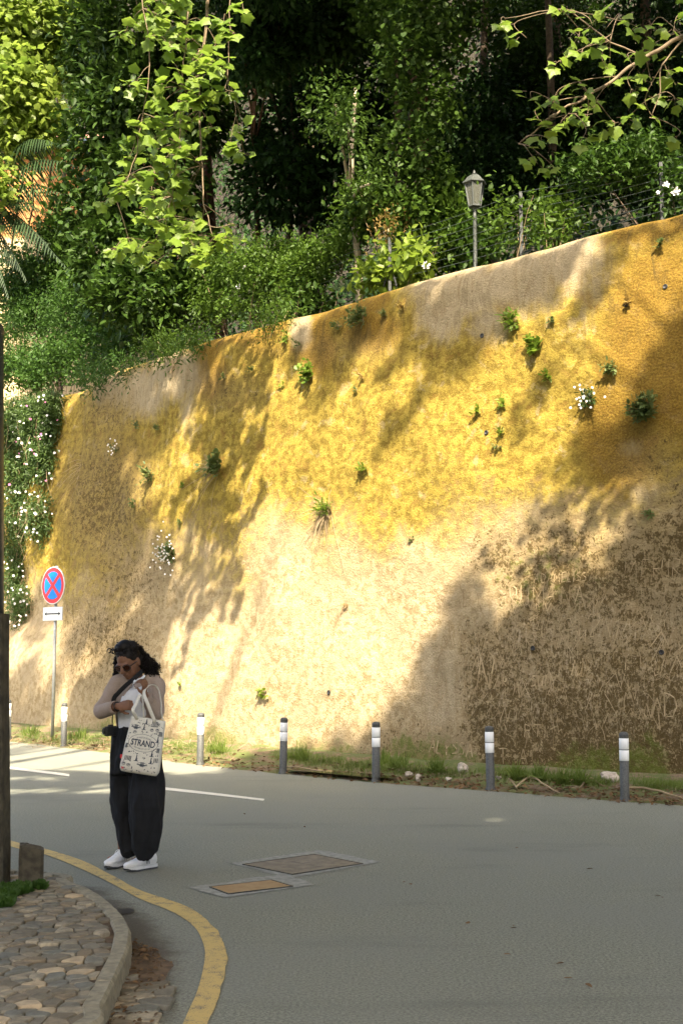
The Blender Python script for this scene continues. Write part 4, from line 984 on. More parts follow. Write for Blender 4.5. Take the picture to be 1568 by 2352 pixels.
def palm():
    base = at(-60, 500, 35.0); g = base.copy(); g.z = ground_behind(base)-.1
    e = empty('palm_tree', g); tag(e, 'drooping palm fronds at the far edge in front of the yellow house', 'palm tree'); mb = MB()
    mb.tube([g, g.lerp(base, .5), base], [.2, .17, .16], 10); mb.build('trunk', M['bark'], e, True)
    for (tx_, ty_, rise) in ((200, 385, 1.0), (150, 330, 1.2), (110, 560, .6), (60, 640, .5), (150, 610, .7), (20, 680, .4), (-10, 300, 1.0), (190, 470, .9), (90, 480, .6)):
        tip = at(tx_, ty_, 33.5+random.uniform(-1.2, .6)); m = base.lerp(tip, .5)+Vector((0, 0, .9*rise)); path = catmull([base, m, tip], 9)
        fr = MB(); fr.tube(path, lerp_list([.02, .006], len(path)), 5)
        for i, p in enumerate(path[2:], 2):
            t = (path[min(i+1, len(path)-1)]-path[i-1]).normalized()
            for k in range(2):
                pp = p.lerp(path[min(i+1, len(path)-1)], k/2)
                for sg in (-1, 1):
                    sd = t.cross(Vector((0, 0, 1))).normalized()*sg; d = (sd*.6+t*.45+Vector((0, 0, -.75-.3*random.random()))).normalized(); L = 1.0*math.sin(math.pi*min(.95, .12+i/len(path)))*random.uniform(.85, 1.1)
                    wv = t*.032; q = pp+d*L*.5; q2 = pp+d*L+Vector((0, 0, -.12*L)); fr.add([pp-wv, pp+wv, q+wv*.9, q-wv*.9, q2], [(0, 1, 2, 3), (3, 2, 4)])
        fr.build('frond', M['palm_leaf'], e)
    e2 = behind(792, 672, .5); f = empty('fan_palm', e2); tag(f, 'small fan palm leaf on the wall edge before the thin pale trunk', 'palm'); mb = MB()
    for k in range(15):
        a = R(20+k*10); d = Vector((math.cos(a), -.15, math.sin(a)*.75)); sd = Vector((-math.sin(a), 0, math.cos(a)))*.012; L = .36
        mb.add([e2-sd*.4, e2+sd*.4, e2+d*L*.6+sd, e2+d*L*.6-sd, e2+d*L], [(0, 1, 2, 3), (3, 2, 4)])
    mb.build('leaf', M['palm_leaf'], f)
palm()
def house():
    Y = 41.0; tl = at(-120, 335, Y); tr = at(285, 335, Y); zb = 9.0; W = tr.x-tl.x
    e = empty('house', ((tl.x+tr.x)/2, Y, zb)); tag(e, 'yellow house with tiled roof glimpsed through the far upper trees', 'house')
    k = NM('ochre_render'); v = k.coord('Generated'); f = k.noise(k.coord(), 2.5, 5); sep = k.n('SeparateXYZ'); k.ln(v, sep.inputs[0])
    c = k.mix(k.ramp(sep.outputs[2], .66, .68), (.52, .40, .22), (.42, .18, .05)); k.color(k.mix(k.ramp(f, .4, .7, 0, .35), c, (.36, .27, .14))).rough(.9)
    mb = MB(); mb.box(((tl.x+tr.x)/2, Y+3, (zb+tl.z)/2), (W, 6, tl.z-zb)); mb.build('wall', k.m, e)
    tile = simple('roof_tile', (.42, .22, .15), .85, .25, 12, .3); rf = MB(); n = 34; ev = tl.z-.05
    for i in range(n):                                # rows of half-round tiles
        x = tl.x-.5+(W+1)*i/n; a = Vector((x, Y-.6, ev)); b = Vector((x, Y+3, ev+1.7)); rf.tube([a, b], .075, 8)
    rf.add([(tl.x-.55, Y-.6, ev-.03), (tr.x+.55, Y-.6, ev-.03), (tr.x+.55, Y+3, ev+1.68), (tl.x-.55, Y+3, ev+1.68), (tr.x+.55, Y+6.6, ev-.03), (tl.x-.55, Y+6.6, ev-.03)], [(0, 1, 2, 3), (3, 2, 4, 5)])
    rf.build('roof', tile, e, True)
    g = MB(); g.tube([(tl.x-.6, Y-.66, ev-.05), (tr.x+.6, Y-.66, ev-.05)], .07, 8); g.build('rain_gutter', simple('blue_grey_gutter', (.16, .24, .27), .5, .1), e, True)
    for px in (215,):
        p = at(px, 520, Y); w_ = MB(); w_.box((p.x, Y-.03, p.z), (1.0, .08, 1.5)); o = w_.build('window', M['petal'], e)
        q = MB(); q.box((p.x, Y-.075, p.z), (.8, .03, 1.3)); q.build('pane', M['black'], o)
house()

# ------------------------------------------------------------------ plants rooted in the wall face
def wall_plant(px, py, spx, label, mk, tmpl, n, leaf, kind='weed', flowers=0, dry=0):
    mk = {'mid_leaf': 'weed', 'bush_leaf': 'weed', 'rose_leaf': 'plane_leaf'}.get(mk, mk)
    s, h = wall_sh(px, py); p, nrm = wall_surf(s, h); k = p.y/F_PX; r = spx*k*1.3; leaf *= 1.15; n = int(n*1.25); flowers = int(flowers*1.6)
    e = empty('wall_'+kind, p); tag(e, label, 'plant', 'plants rooted in the wall face')
    tang = Vector((0, 0, 1)).cross(nrm).normalized(); up = Vector((0, 0, 1)); P = []; D = []; N = []; mb = MB()
    ns = max(3, n//7)
    for i in range(ns):
        a = random.uniform(-1, 1); d = (nrm*random.uniform(.35, .8)+up*random.uniform(-.25, .8)+tang*a*.6); L = r*random.uniform(.5, 1.15); tip = p+d*L-up*.12*L
        mb.tube([p-nrm*.02, p+d*L*.5+up*.05*L, tip], [.004, .003, .002], 4, cap=False)
        for j in range(7):
            t = random.uniform(.35, 1.05); q = p.lerp(tip, t)+Vector((random.gauss(0, .03), random.gauss(0, .03), random.gauss(0, .03)))*min(1, r*3)
            P.append(q); D.append(d+tang*random.gauss(0, .8)+up*random.gauss(-.1, .5)+nrm*random.gauss(.2, .3)); N.append(up+nrm*.6+Vector((random.gauss(0, .4), random.gauss(0, .4), 0)))
    mb.build('stems', M['dry'], e)['kind'] = 'stuff'
    cloud('foliage', P, [d[:] for d in D], [q[:] for q in N], leaf*np.array([random.uniform(.6, 1.2) for _ in P]), tmpl, M[mk], e)['kind'] = 'stuff'
    for i in range(flowers):
        q = p+tang*random.gauss(0, .5)*r+up*random.gauss(.1, .5)*r+nrm*r*random.uniform(.45, .8); flower(q, .018, 'petal', e)
    if dry:
        dm = MB()
        for i in range(dry):
            d = nrm*random.uniform(.1, .6)+tang*random.gauss(-.5, .6)+up*random.gauss(-.4, .6); L = r*random.uniform(.8, 1.9); m = p+d*L*.5+nrm*.04; t = p+d*L+up*-.35*L*random.random()
            dm.tube(catmull([p, m, t], 3), .0035, 4, cap=False)
        dm.build('dry_stems', M['dry'], e)['kind'] = 'stuff'
WP = [
 (830, 728, 42, 'largest dark leafy weed just under the wall top', 'mid_leaf', OVAL, 130, .085), (770, 716, 20, 'small dark weed left of the largest leafy weed under the wall top', 'mid_leaf', OVAL, 40, .06),
 (886, 724, 15, 'small weed right of the largest leafy weed under the wall top', 'mid_leaf', OVAL, 28, .06), (920, 700, 14, 'sparse brownish weed close under the pale patch of the wall top', 'ochre_leaf', OVAL, 28, .06),
 (715, 862, 32, 'broad yellow green weed mound on the lit upper wall', 'rose_leaf', BROAD, 110, .075), (520, 866, 15, 'tiny weed on the shaded upper wall, leftmost of a pair', 'mid_leaf', OVAL, 26, .06),
 (582, 850, 16, 'tiny weed on the shaded upper wall, rightmost of a pair', 'mid_leaf', OVAL, 26, .06), (648, 884, 12, 'tiny pale weed left of the broad weed mound', 'rose_leaf', OVAL, 18, .05),
 (830, 864, 13, 'small purplish weed on the lit wall, upper of two', 'ochre_leaf', OVAL, 22, .055), (820, 896, 11, 'small weed on the lit wall, lower of two', 'mid_leaf', OVAL, 18, .05),
 (665, 772, 18, 'trailing weed under the pale streak, upper one', 'rose_leaf', OVAL, 36, .06), (688, 790, 15, 'trailing weed under the pale streak, lower one', 'mid_leaf', OVAL, 30, .055),
 (1183, 748, 32, 'tall bright leafy weed below the steel fence post', 'rose_leaf', OVAL, 90, .08), (1218, 778, 18, 'small bright weed between two taller ones below the fence post', 'rose_leaf', OVAL, 30, .07),
 (1232, 808, 26, 'bright leafy weed casting a clear shadow, lower right of the tall one', 'rose_leaf', BROAD, 60, .08), (1264, 738, 11, 'thin weed with two leaves below the small far lamp', 'mid_leaf', OVAL, 12, .06),
 (1256, 864, 19, 'pale bright weed alone on the yellow lichen', 'lime_leaf', OVAL, 45, .065), (1443, 702, 18, 'brown seeded weed on the orange upper wall', 'ochre_leaf', OVAL, 36, .06),
 (1516, 552, 16, 'small weed near the top of the wall at the right edge', 'mid_leaf', OVAL, 30, .06), (1408, 852, 26, 'grey green weed left of the round bush on the orange wall', 'mid_leaf', OVAL, 70, .065),
 (1355, 915, 28, 'white daisy cushion on the right part of the wall', 'grey_leaf', LANCE, 130, .07, 'daisy', 16), (1480, 950, 42, 'round dense green bush growing from the right part of the wall', 'bush_leaf', OVAL, 330, .085, 'bush'),
 (1152, 936, 18, 'pale weed on the yellow wall, topmost of a column of three', 'rose_leaf', OVAL, 36, .06), (1100, 955, 16, 'pale leafy weed left of the column of three', 'lime_leaf', OVAL, 32, .06),
 (1152, 998, 15, 'weed on the yellow wall, middle of a column of three', 'rose_leaf', OVAL, 30, .055), (1143, 1030, 12, 'dark weed on the yellow wall, lowest of a column of three', 'mid_leaf', OVAL, 24, .05),
 (833, 1078, 18, 'bright weed in the middle of the lit wall with a dark shadow', 'lime_leaf', OVAL, 44, .06), (755, 1170, 36, 'big dry grassy tuft with bare roots in the middle of the wall', 'rose_leaf', LANCE, 120, .085, 'tuft', 0, 46),
 (505, 1085, 38, 'large leafy plant with long bare roots on the left part of the wall', 'bush_leaf', BROAD, 110, .10, 'plant', 0, 22), (352, 1095, 28, 'dense dark leafy weed left of the rooted plant', 'mid_leaf', OVAL, 100, .07),
 (400, 1275, 36, 'hanging white daisy cushion on the left part of the wall', 'grey_leaf', LANCE, 240, .075, 'daisy', 36), (212, 1065, 34, 'bundle of dry bare stems near the far end of the wall', 'ochre_leaf', LANCE, 24, .05, 'tuft', 0, 60),
 (312, 1162, 20, 'shaded weed below the dense dark one', 'mid_leaf', OVAL, 50, .06), (605, 1600, 19, 'bright yellow weed low on the sunlit wall', 'lime_leaf', OVAL, 60, .06), (418, 1577, 8, 'tiny yellow weed low on the wall beside the woman', 'lime_leaf', OVAL, 18, .04),
 (1495, 1175, 16, 'thin green weed in the shaded right part of the wall', 'mid_leaf', OVAL, 24, .06), (800, 1398, 12, 'dark bare twig stuck in the lit wall', 'ochre_leaf', LANCE, 8, .04, 'twig', 0, 9), (272, 1030, 20, 'small white flowers in the dappled upper left wall', 'grey_leaf', LANCE, 60, .05, 'daisy', 9),
 (415, 1200, 13, 'shaded weed above the hanging daisy cushion', 'mid_leaf', OVAL, 30, .05), (320, 978, 14, 'dark weed in the dapple under the pale wall top, left one', 'mid_leaf', OVAL, 34, .05), (366, 985, 13, 'dark weed in the dapple under the pale wall top, right one', 'mid_leaf', OVAL, 34, .05),
 (945, 1236, 8, 'tiny dark sprig on the pale middle of the wall', 'mid_leaf', OVAL, 10, .04), (425, 1120, 12, 'sparse weed left of the rooted plant base', 'rose_leaf', OVAL, 20, .05)]
for a in WP: wall_plant(*a)
def hanging(name, label, lumps, n, size, mk, fl, pinkfl=0):
    L = []
    for px, py, rx, ry in lumps:
        s, h = wall_sh(px, py); p, nr = wall_surf(s, h); c = p+nr*.12; k = c.y/F_PX; L.append((tuple(c), (rx*k, .45, ry*k)))
    e = empty(name, L[-1][0]); tag(e, label, 'plant', 'flowering plants hanging over the far bay of the wall')
    crown('foliage', L, n, size, LANCE, M[mk], e, droop=-.35, shell=.2, twig=.07); mb = MB()
    for _ in range(26):
        c, r = random.choice(L); p = Vector(c)+Vector((random.uniform(-1, 1)*r[0], -.25, random.uniform(-.6, .9)*r[2])); mb.tube([p, p+Vector((random.gauss(0, .1), -.05, -.3)), p+Vector((random.gauss(0, .2), 0, -.7))], .004, 4, cap=False)
    mb.build('stems', M['dry'], e)['kind'] = 'stuff'
    for i in range(fl+pinkfl):
        c, r = random.choice(L); d = Vector(rdir(1)[0]); d.y = -abs(d.y)-.3; d.normalize(); p = Vector(c)+Vector((d.x*r[0], d.y*r[1]-.06, abs(d.z)**.7*math.copysign(1, d.z+.15)*r[2])); flower(p, random.uniform(.018, .034), 'petal' if i < fl else 'pink', e)
hanging('flowering_creeper', 'grey green creeper with white and pink flowers over the far bay, upper mass', ((60, 910, 70, 50), (115, 905, 55, 45), (40, 990, 50, 70), (100, 990, 50, 70), (128, 960, 30, 70), (115, 1060, 40, 60), (60, 1090, 60, 60)), 22000, .11, 'grey_leaf', 55, 14)
hanging('flowering_creeper', 'white flowered creeper on the far bay, middle mass right of the pillar', ((60, 1180, 50, 60), (105, 1190, 42, 60), (50, 1260, 45, 60)), 9000, .09, 'grey_leaf', 45)
hanging('flowering_creeper', 'white flowered creeper above the parking sign, lowest mass', ((50, 1340, 38, 50), (60, 1400, 34, 50)), 5600, .08, 'grey_leaf', 40)

# ------------------------------------------------------------------ street furniture
M['bol'] = simple('bollard_plastic', (.07, .073, .068), .6, .3, 60, .1)
def bollard(px, py, label):
    p = gnd(px, py, .0); h = .745
    e = empty('bollard', p, random.uniform(0, 6)); tag(e, label, 'bollard', 'grey bollards along the foot of the wall')
    lean = Matrix.Rotation(random.gauss(0, .022), 4, 'Y') @ Matrix.Rotation(random.gauss(0, .022), 4, 'X'); e.matrix_basis = e.matrix_basis @ lean
    def part(name, prof, m, seg=20):
        mb = MB(); mb.lathe(prof, (0, 0, 0), seg); o = mb.build(name, m, None, True); o.parent = e; return o
    part('post', [(.062, -.02), (.062, .012), (.054, .03), (.050, .055), (.050, h-.065)], M['bol'])
    part('reflective_band', [(.0505, h-.312), (.0525, h-.310), (.0525, h-.2), (.0505, h-.198)], M['white'])
    part('reflective_band', [(.0505, h-.188), (.0525, h-.186), (.0525, h-.072), (.0505, h-.07)], M['white'])
    part('cap', [(.050, h-.067), (.053, h-.062), (.049, h-.056), (.053, h-.05), (.049, h-.044), (.053, h-.038), (.052, h-.03), (.045, h-.012), (.03, h-.003), (.008, h)], M['bol'])
for (px, py), lab in zip(BOL_PX, ('dark grey bollard nearest the right edge of the picture', 'dark grey bollard second from the right edge', 'dark grey bollard below the scratched wall, third from the right edge', 'half sunlit bollard in the middle beside the puddle',
                                  'sunlit bollard just right of the woman', 'sunlit bollard beside the no stopping sign pole', 'sunlit bollard partly hidden by the stone pillar')): bollard(px, py, lab)
def sign():
    b = vpt(121, 1690); Y = b.y; e = empty('no_stopping_sign', b); tag(e, 'round red and blue no stopping sign with white arrow plate on a steel pole', 'road sign')
    top = at(131, 1300, Y); mb = MB(); mb.tube([b+Vector((0, 0, -.1)), top], .03, 12); mb.build('pole', M['zinc'], e, True)
    i = int(np.argmin((bx-b.x)**2+(by-b.y)**2)); n = Vector((-nx[i], -ny[i], 0)).normalized(); n = (n+Vector((.27, -.96, 0))*.2).normalized(); u = Vector((0, 0, 1)); r = n.cross(u).normalized()*-1
    c = at(127.5, 1345, Y)+n*.045; rad = .345
    def disc(name, r0, d0, d1, m, par, seg=48):
        mb = MB(); V = [c+(r*math.cos(2*math.pi*k/seg)+u*math.sin(2*math.pi*k/seg))*r0+n*d for d in (d0, d1) for k in range(seg)]
        F = [(k, (k+1) % seg, seg+(k+1) % seg, seg+k) for k in range(seg)]+[tuple(range(seg))[::-1], tuple(seg+k for k in range(seg))]
        mb.add(V, F); return mb.build(name, m, par)
    d = disc('sign_disc', rad, -.012, .004, M['zinc'], e); disc('rim', rad-.006, .004, .007, M['white'], d); disc('red_face', rad-.018, .007, .010, M['red'], d)
    for q in range(4):                                # four blue fields left between the red cross bars
        a0 = R(45+90*q); ri = rad*.74; gap = .036; pts = []; mid = a0+R(45); ap = gap/math.sin(R(45))
        pts.append((ap*math.cos(mid), ap*math.sin(mid)))
        da = math.asin(gap/ri)
        for k in range(13):
            a = a0+da+(R(90)-2*da)*k/12; pts.append((ri*math.cos(a), ri*math.sin(a)))
        mb = MB(); m = len(pts); V = [c+r*x+u*y+n*dd for dd in (.0095, .0125) for x, y in pts]; F = [(k, (k+1) % m, m+(k+1) % m, m+k) for k in range(m)]+[tuple(m+k for k in range(m))]
        mb.add(V, F); mb.build('blue_field', M['blue'], d)
    c = at(126.5, 1410, Y)+n*.045; w_, h_ = .29, .125
    def quad(name, pts, d0, d1, m, par):
        mb = MB(); k_ = len(pts); V = [c+r*x+u*y+n*dd for dd in (d0, d1) for x, y in pts]; F = [(k, (k+1) % k_, k_+(k+1) % k_, k_+k) for k in range(k_)]+[tuple(range(k_))[::-1], tuple(k_+k for k in range(k_))]
        mb.add(V, F); return mb.build(name, m, par)
    p = quad('arrow_plate', [(-w_, -h_), (w_, -h_), (w_, h_), (-w_, h_)], -.01, .004, M['zinc'], e)
    quad('white_face', [(-w_+.008, -h_+.008), (w_-.008, -h_+.008), (w_-.008, h_-.008), (-w_+.008, h_-.008)], .004, .007, M['white'], p)
    a = .24; quad('double_arrow', [(-a, 0), (-a+.07, -.04), (-a+.055, -.012), (a-.055, -.012), (a-.07, -.04), (a, 0), (a-.07, .04), (a-.055, .012), (-a+.055, .012), (-a+.07, .04)], .007, .010, M['black'], p)
    for z in (1345, 1410):
        q = at(127.5, z, Y); mb = MB(); mb.lathe([(.034, -.02), (.038, -.018), (.038, .018), (.034, .02)], q, 12); mb.build('clamp', M['zinc'], e)
sign()
def rough_prism(mb, pts, z0, z1, seed, amp=.01):
    n = len(pts); rows = 12; V = []
    for j in range(rows+1):
        t = j/rows; z = z0+(z1-z0)*t
        for x, y in pts:
            p = Vector((x, y, z)); k = 1+amp*8*(noise.noise(p*7+Vector((seed, 0, 0)))*.3)
            V.append((x*k, y*k, z))
    F = [(j*n+k, j*n+(k+1) % n, (j+1)*n+(k+1) % n, (j+1)*n+k) for j in range(rows) for k in range(n)]
    mb.add(V, F+[tuple(range(n))[::-1], tuple(rows*n+k for k in range(n))]); return mb
M['lichen_stone'] = simple('lichened_granite', (.06, .052, .034), .95, .45, 14, .7)
def pillar():
    b = gnd(17, 2030, ZK); Y = b.y; e = empty('stone_pillar', b-Vector((.22, 0, .05))); tag(e, 'dark weathered stone pillar with post above at the left edge', 'pillar')
    def oct_(r): return [(r*math.cos(R(22.5+45*k)), r*math.sin(R(22.5+45*k))) for k in range(8)]
    z1 = at(15, 1392, Y).z-b.z; z2 = at(8, 748, Y).z-b.z
    x0 = e.location.x; xs = at(14, 1392, Y).x-.22-x0; xa = at(8, 1392, Y).x-.19-x0; xb = at(7, 760, Y).x-.19-x0
    def lean(o, xl): 
        for v in o.data.vertices: v.co.x += xl(v.co.z)
        o.parent = e
    mb = MB(); rough_prism(mb, oct_(.238), -.05, z1, 3); lean(mb.build('shaft', M['lichen_stone']), lambda z: xs*max(0, z)/z1)
    mb = MB(); mb.tube([(0, 0, z1-.02), (0, 0, z1+.9), (.0, 0, z2)], [.19, .19, .19], 14); lean(mb.build('upper_post', M['iron'], None, True), lambda z: xa+(xb-xa)*(z-z1)/(z2-z1))
    mb = MB(); mb.ell((0, 0, z2+.02), (.2, .2, .09)); lean(mb.build('finial', M['iron'], None, True), lambda z: xb)
pillar()
def stone_bollard():
    b = gnd(71, 2036, ZK-.02); e = empty('stone_bollard', b, .25); tag(e, 'short mossy stone bollard with a chipped pointed top on the cobbles', 'bollard')
    a = .078; sq = [(-a, -a*.8), (-a*.75, -a), (a*.75, -a), (a, -a*.8), (a, a*.8), (a*.75, a), (-a*.75, a), (-a, a*.8)]
    mb = MB(); n = 8; rows = 16; V = []
    for j in range(rows+1):
        t = j/rows
        for k, (x, y) in enumerate(sq):
            z = .27*t; f = 1.0+.06*noise.noise(Vector((x*20, y*20, z*14)))
            z -= max(0, t-.7)*.12*max(0, x/a) ; V.append((x*f, y*f, z))
    for f, z in ((.72, .285), (.38, .29)):
        for x, y in sq: V.append((x*f-.008, y*f, z+.02*noise.noise(Vector((x*30, y*30, 2)))-.05*max(0, x/a)*f-.02))
    rr = rows+2; F = [(j*n+k, j*n+(k+1) % n, (j+1)*n+(k+1) % n, (j+1)*n+k) for j in range(rr) for k in range(n)]+[tuple(rr*n+k for k in range(n))]
    mb.add(V, F); o = mb.build('shaft', M['lichen_stone']); o.parent = e
stone_bollard()
# grass and litter
def grass_patch(name, label, pts, n, size, mk='grass', tm=BLADE, z=None):
    P = []
    for _ in range(n):
        px, py, r = random.choice(pts); a = random.uniform(0, 6.28); d = r*math.sqrt(random.random()); q = (px+d*math.cos(a), py+d*.35*math.sin(a))
        P.append((gnd(*q, z) if z is not None else vpt(*q))[:])
    k = len(P); o = cloud(name, P, np.array([0, -.1, 1])+rng.normal(size=(k, 3))*.38, rdir(k)*.4+np.array([0, -1, .3]), size*rng.uniform(.4, 1.2, k), tm, M[mk])
    tag(o, label, 'grass', kind='stuff'); return o
grass_patch('grass', 'green grass and moss growing along the foot of the wall', [(x, 1690+.1*x*.0+np.interp(x, [0, 300, 650, 860, 1126, 1568], [-2, 12, 50, 72, 88, 118])+random.uniform(-6, 10), 34) for x in list(range(0, 560, 22))+list(range(650, 1568, 16)) if vnoise(x/60, 3) > .3], 13000, .075)
grass_patch('grass', 'taller bright grass tufts at the wall foot between the bollards', [(1185, 1790, 14), (915, 1760, 22), (880, 1752, 14), (1240, 1792, 14), (1290, 1800, 20), (500, 1727, 24), (180, 1697, 22), (70, 1688, 20), (1000, 1772, 16), (1330, 1800, 16), (690, 1745, 20)], 1300, .2)
grass_patch('grass', 'dark weeds growing around the foot of the stone bollard', [(20, 2052, 30), (48, 2046, 24), (92, 2040, 10), (8, 2075, 26)], 1800, .05, 'bush_leaf', OVAL, ZK)
def litter(name, label, n, pick, mk, size, tm=OVAL):
    P = [pick()[:] for _ in range(n)]; o = cloud(name, P, rng.normal(size=(n, 3))*np.array([1, 1, .25]), np.array([0, 0, 1])+rng.normal(size=(n, 3))*.4, size*rng.uniform(.5, 1.2, n), tm, M[mk]); tag(o, label, 'leaf litter', kind='stuff')
def pk_verge():
    x = random.uniform(0, 1568); e = np.interp(x, [p[0] for p in EDGE_PX[::-1]], [p[1] for p in EDGE_PX[::-1]]); return vpt(x, e-random.triangular(-1, 45, 3))+Vector((0, 0, .012))
litter('leaf_litter', 'dry leaves and chips scattered along the muddy verge', 1500, pk_verge, 'dead', .07)
litter('straw_litter', 'pale dry straw on the sunlit verge', 500, lambda: vpt(random.uniform(0, 620), random.uniform(1705, 1712)+.06*random.uniform(0, 500)*0+np.interp(random.random(), [0, 1], [-6, 14]))+Vector((0, 0, .02)), 'dry', .2, BLADE)
def pk_gut():
    i = random.randrange(len(gp)); return gp[i].lerp(gq[i], random.random()**1.3)+Vector((0, 0, .02))
litter('gutter_litter', 'brown leaves collected in the gutter beside the kerb', 420, pk_gut, 'dead', .032)
P_ = [gnd(x, y)[:2]+(.012,) for x, y in ((1080, 2124), (1178, 2132), (1186, 2135), (1155, 2197), (1295, 2217), (1316, 2252), (1343, 2264), (930, 2030), (945, 2036), (1500, 2060), (1520, 2066), (1345, 2000), (700, 1900), (1190, 1950), (560, 1870))]
o = cloud('fallen_leaves', P_, rng.normal(size=(15, 3))*np.array([1, .6, .1]), np.array([0, 0, 1])+rng.normal(size=(15, 3))*.4, .045*rng.uniform(.6, 1.2, 15), OVAL, M['dead']); tag(o, 'few small dark leaves scattered on the asphalt', 'leaves', kind='stuff')
M['rock'] = simple('pale_rock', (.42, .36, .29), .9, .25, 12, .5)
def rock(px, py, wpx, hpx, label):
    p = vpt(px, py); k = p.y/F_PX; bm = bmesh.new(); bmesh.ops.create_icosphere(bm, subdivisions=3, radius=1); sd = random.uniform(0, 50)
    for v in bm.verts:
        f = 1+.45*noise.noise(v.co*1.1+Vector((sd, 0, 0)))+.15*noise.noise(v.co*3+Vector((sd, 0, 0))); v.co *= f; v.co = Vector((v.co.x*wpx*k/2, v.co.y*wpx*k/2*.8, v.co.z*hpx*k/2+hpx*k*.3))
    me = bpy.data.meshes.new('rock'); bm.to_mesh(me); bm.free(); o = link('rock', me, M['rock']); o.location = p; o.rotation_euler.z = random.uniform(0, 6); tag(o, label, 'rock', 'rocks on the verge')
for a in ((1400, 1792, 40, 26, 'largest pale rock against the wall near the right bollard'), (938, 1783, 20, 14, 'rounded pale rock at the road edge, left of a pair'), (960, 1791, 13, 16, 'square pale rock at the road edge, right of a pair'), (1062, 1772, 24, 26, 'broken plaster lump at the wall foot under the scratched name'), (1030, 1792, 18, 9, 'flat stone in the mud left of the second bollard'), (1145, 1788, 14, 8, 'small flat stone right of the second bollard')): rock(*a)
def stick(pts, r, label, lift=.02):
    W = catmull([vpt(x, y)+Vector((0, 0, lift+(z if z else 0))) for x, y, z in pts], 5); mb = MB(); mb.tube([p+Vector((noise.noise(p*9)*.015, 0, noise.noise(p*8)*.01)) for p in W], lerp_list([r, r*.9, r*.5], len(W)), 6); o = mb.build('fallen_stick', M['dry'], None, True); tag(o, label, 'stick', 'sticks lying on the verge')
stick([(1440, 1825, .05), (1480, 1822, .04), (1520, 1830, .03), (1568, 1841, .01)], .014, 'long pale stick lying right of the nearest bollard'); stick([(1185, 1812, .0), (1215, 1806, .09), (1250, 1816, .05), (1285, 1826, .0)], .013, 'arched bare stick on the mud right of the second bollard')
stick([(1330, 1815, .0), (1352, 1806, .07), (1382, 1812, .02), (1395, 1809, .0)], .012, 'short crooked stick left of the nearest bollard'); stick([(1168, 1800, .04), (1178, 1806, .02), (1188, 1815, 0)], .012, 'short pale stick leaning beside the second bollard'); stick([(640, 1762, .0), (690, 1772, .03), (760, 1778, .0)], .012, 'dark stick along the puddle edge right of the middle bollard')
def puddle():
    mb = []; pts = [(660, 1773), (700, 1766), (770, 1770), (850, 1779), (910, 1787), (900, 1794), (860, 1795), (780, 1788), (710, 1781), (672, 1778)]
    W = catmull([vpt(*p) for p in pts]+[vpt(*pts[0])], 4)[:-1]; z = .058
    k = NM('puddle_water'); f = k.noise(k.coord(), 6); k.color((.055, .05, .022)).rough(.06); k.p.inputs['Specular IOR Level'].default_value = .6; k.bump(f, .05, .01)
    tag(sheet('puddle', [(p.x, p.y) for p in W], z, k.m), kind='structure')
puddle()
def drain():
    c = gnd(288, 2096); e = empty('drain_inlet', c); tag(e, 'small dark drain hole in the gutter at the bend of the kerb', 'drain'); mb = MB(); n = 14
    mb.add([(c.x+.055*math.cos(a)*(1+.3*noise.noise(Vector((math.cos(a)*2, math.sin(a)*2, 1)))), c.y+.085*math.sin(a)*(1+.3*noise.noise(Vector((math.cos(a)*2, math.sin(a)*2, 5)))), .009) for a in [2*math.pi*k/n for k in range(n)]], [tuple(range(n))])
    mb.build('opening', M['black'], e)  # flat black sheet on the road stands for the dark of the hole
drain()
# fence and lamps on the wall top
def fence():
    posts = [(212, 800, 880), (895, 545, 655), (1197, 440, 580), (1520, 372, 500), (1800, 270, 430)]
    P = []; e = empty('wire_fence', behind(895, 655, .45)); tag(e, 'wire fence on grey steel posts along the wall top', 'fence')
    steel = simple('fence_steel', (.045, .048, .047), .5, .25, 20, .1, .4)
    for px, t, b in posts:
        g = behind(px, b, .45); top = at(px, t, g.y); P.append((g, top)); mb = MB(); z0 = ground_behind(g)-.1; h = top.z-z0
        mb.box((g.x, g.y, z0+h/2), (.05, .008, h)); mb.box((g.x-.021, g.y+.026, z0+h/2), (.008, .044, h)); mb.build('post', steel, e)
    g, top = P[1]
    for dx in (-1, 1):
        mb = MB(); a = g.lerp(top, .55); d = (P[2][0]-P[1][0]).normalized()*dx; mb.tube([a, Vector((g.x, g.y, ground_behind(g)))+d*.45], .016, 8); mb.build('brace', steel, e)
    wire = simple('fence_wire', (.16, .2, .2), .4, .1, 10, 0, .7)
    for k in range(7):
        mb = MB(); t = .12+.145*k
        for (a, b), (c, d) in zip(P, P[1:]):
            A, Bp = a.lerp(b, t), c.lerp(d, t); pts = [A.lerp(Bp, q/6)-Vector((0, 0, .03*math.sin(math.pi*q/6)))-Vector((0, .008, 0)) for q in range(7)]; mb.tube(pts, .004, 4, cap=False)
        mb.build('wire', wire, e)
fence()
def glassm():
    k = NM('lantern_glass'); k.color((.16, .165, .135)).rough(.25); k.p.inputs['Transmission Weight'].default_value = .55; k.p.inputs['IOR'].default_value = 1.2
    k.p.inputs['Alpha'].default_value = 1; return k.m
M['lglass'] = glassm(); M['lampgrey'] = simple('grey_lamp_paint', (.055, .062, .056), .5, .25, 30, .15)
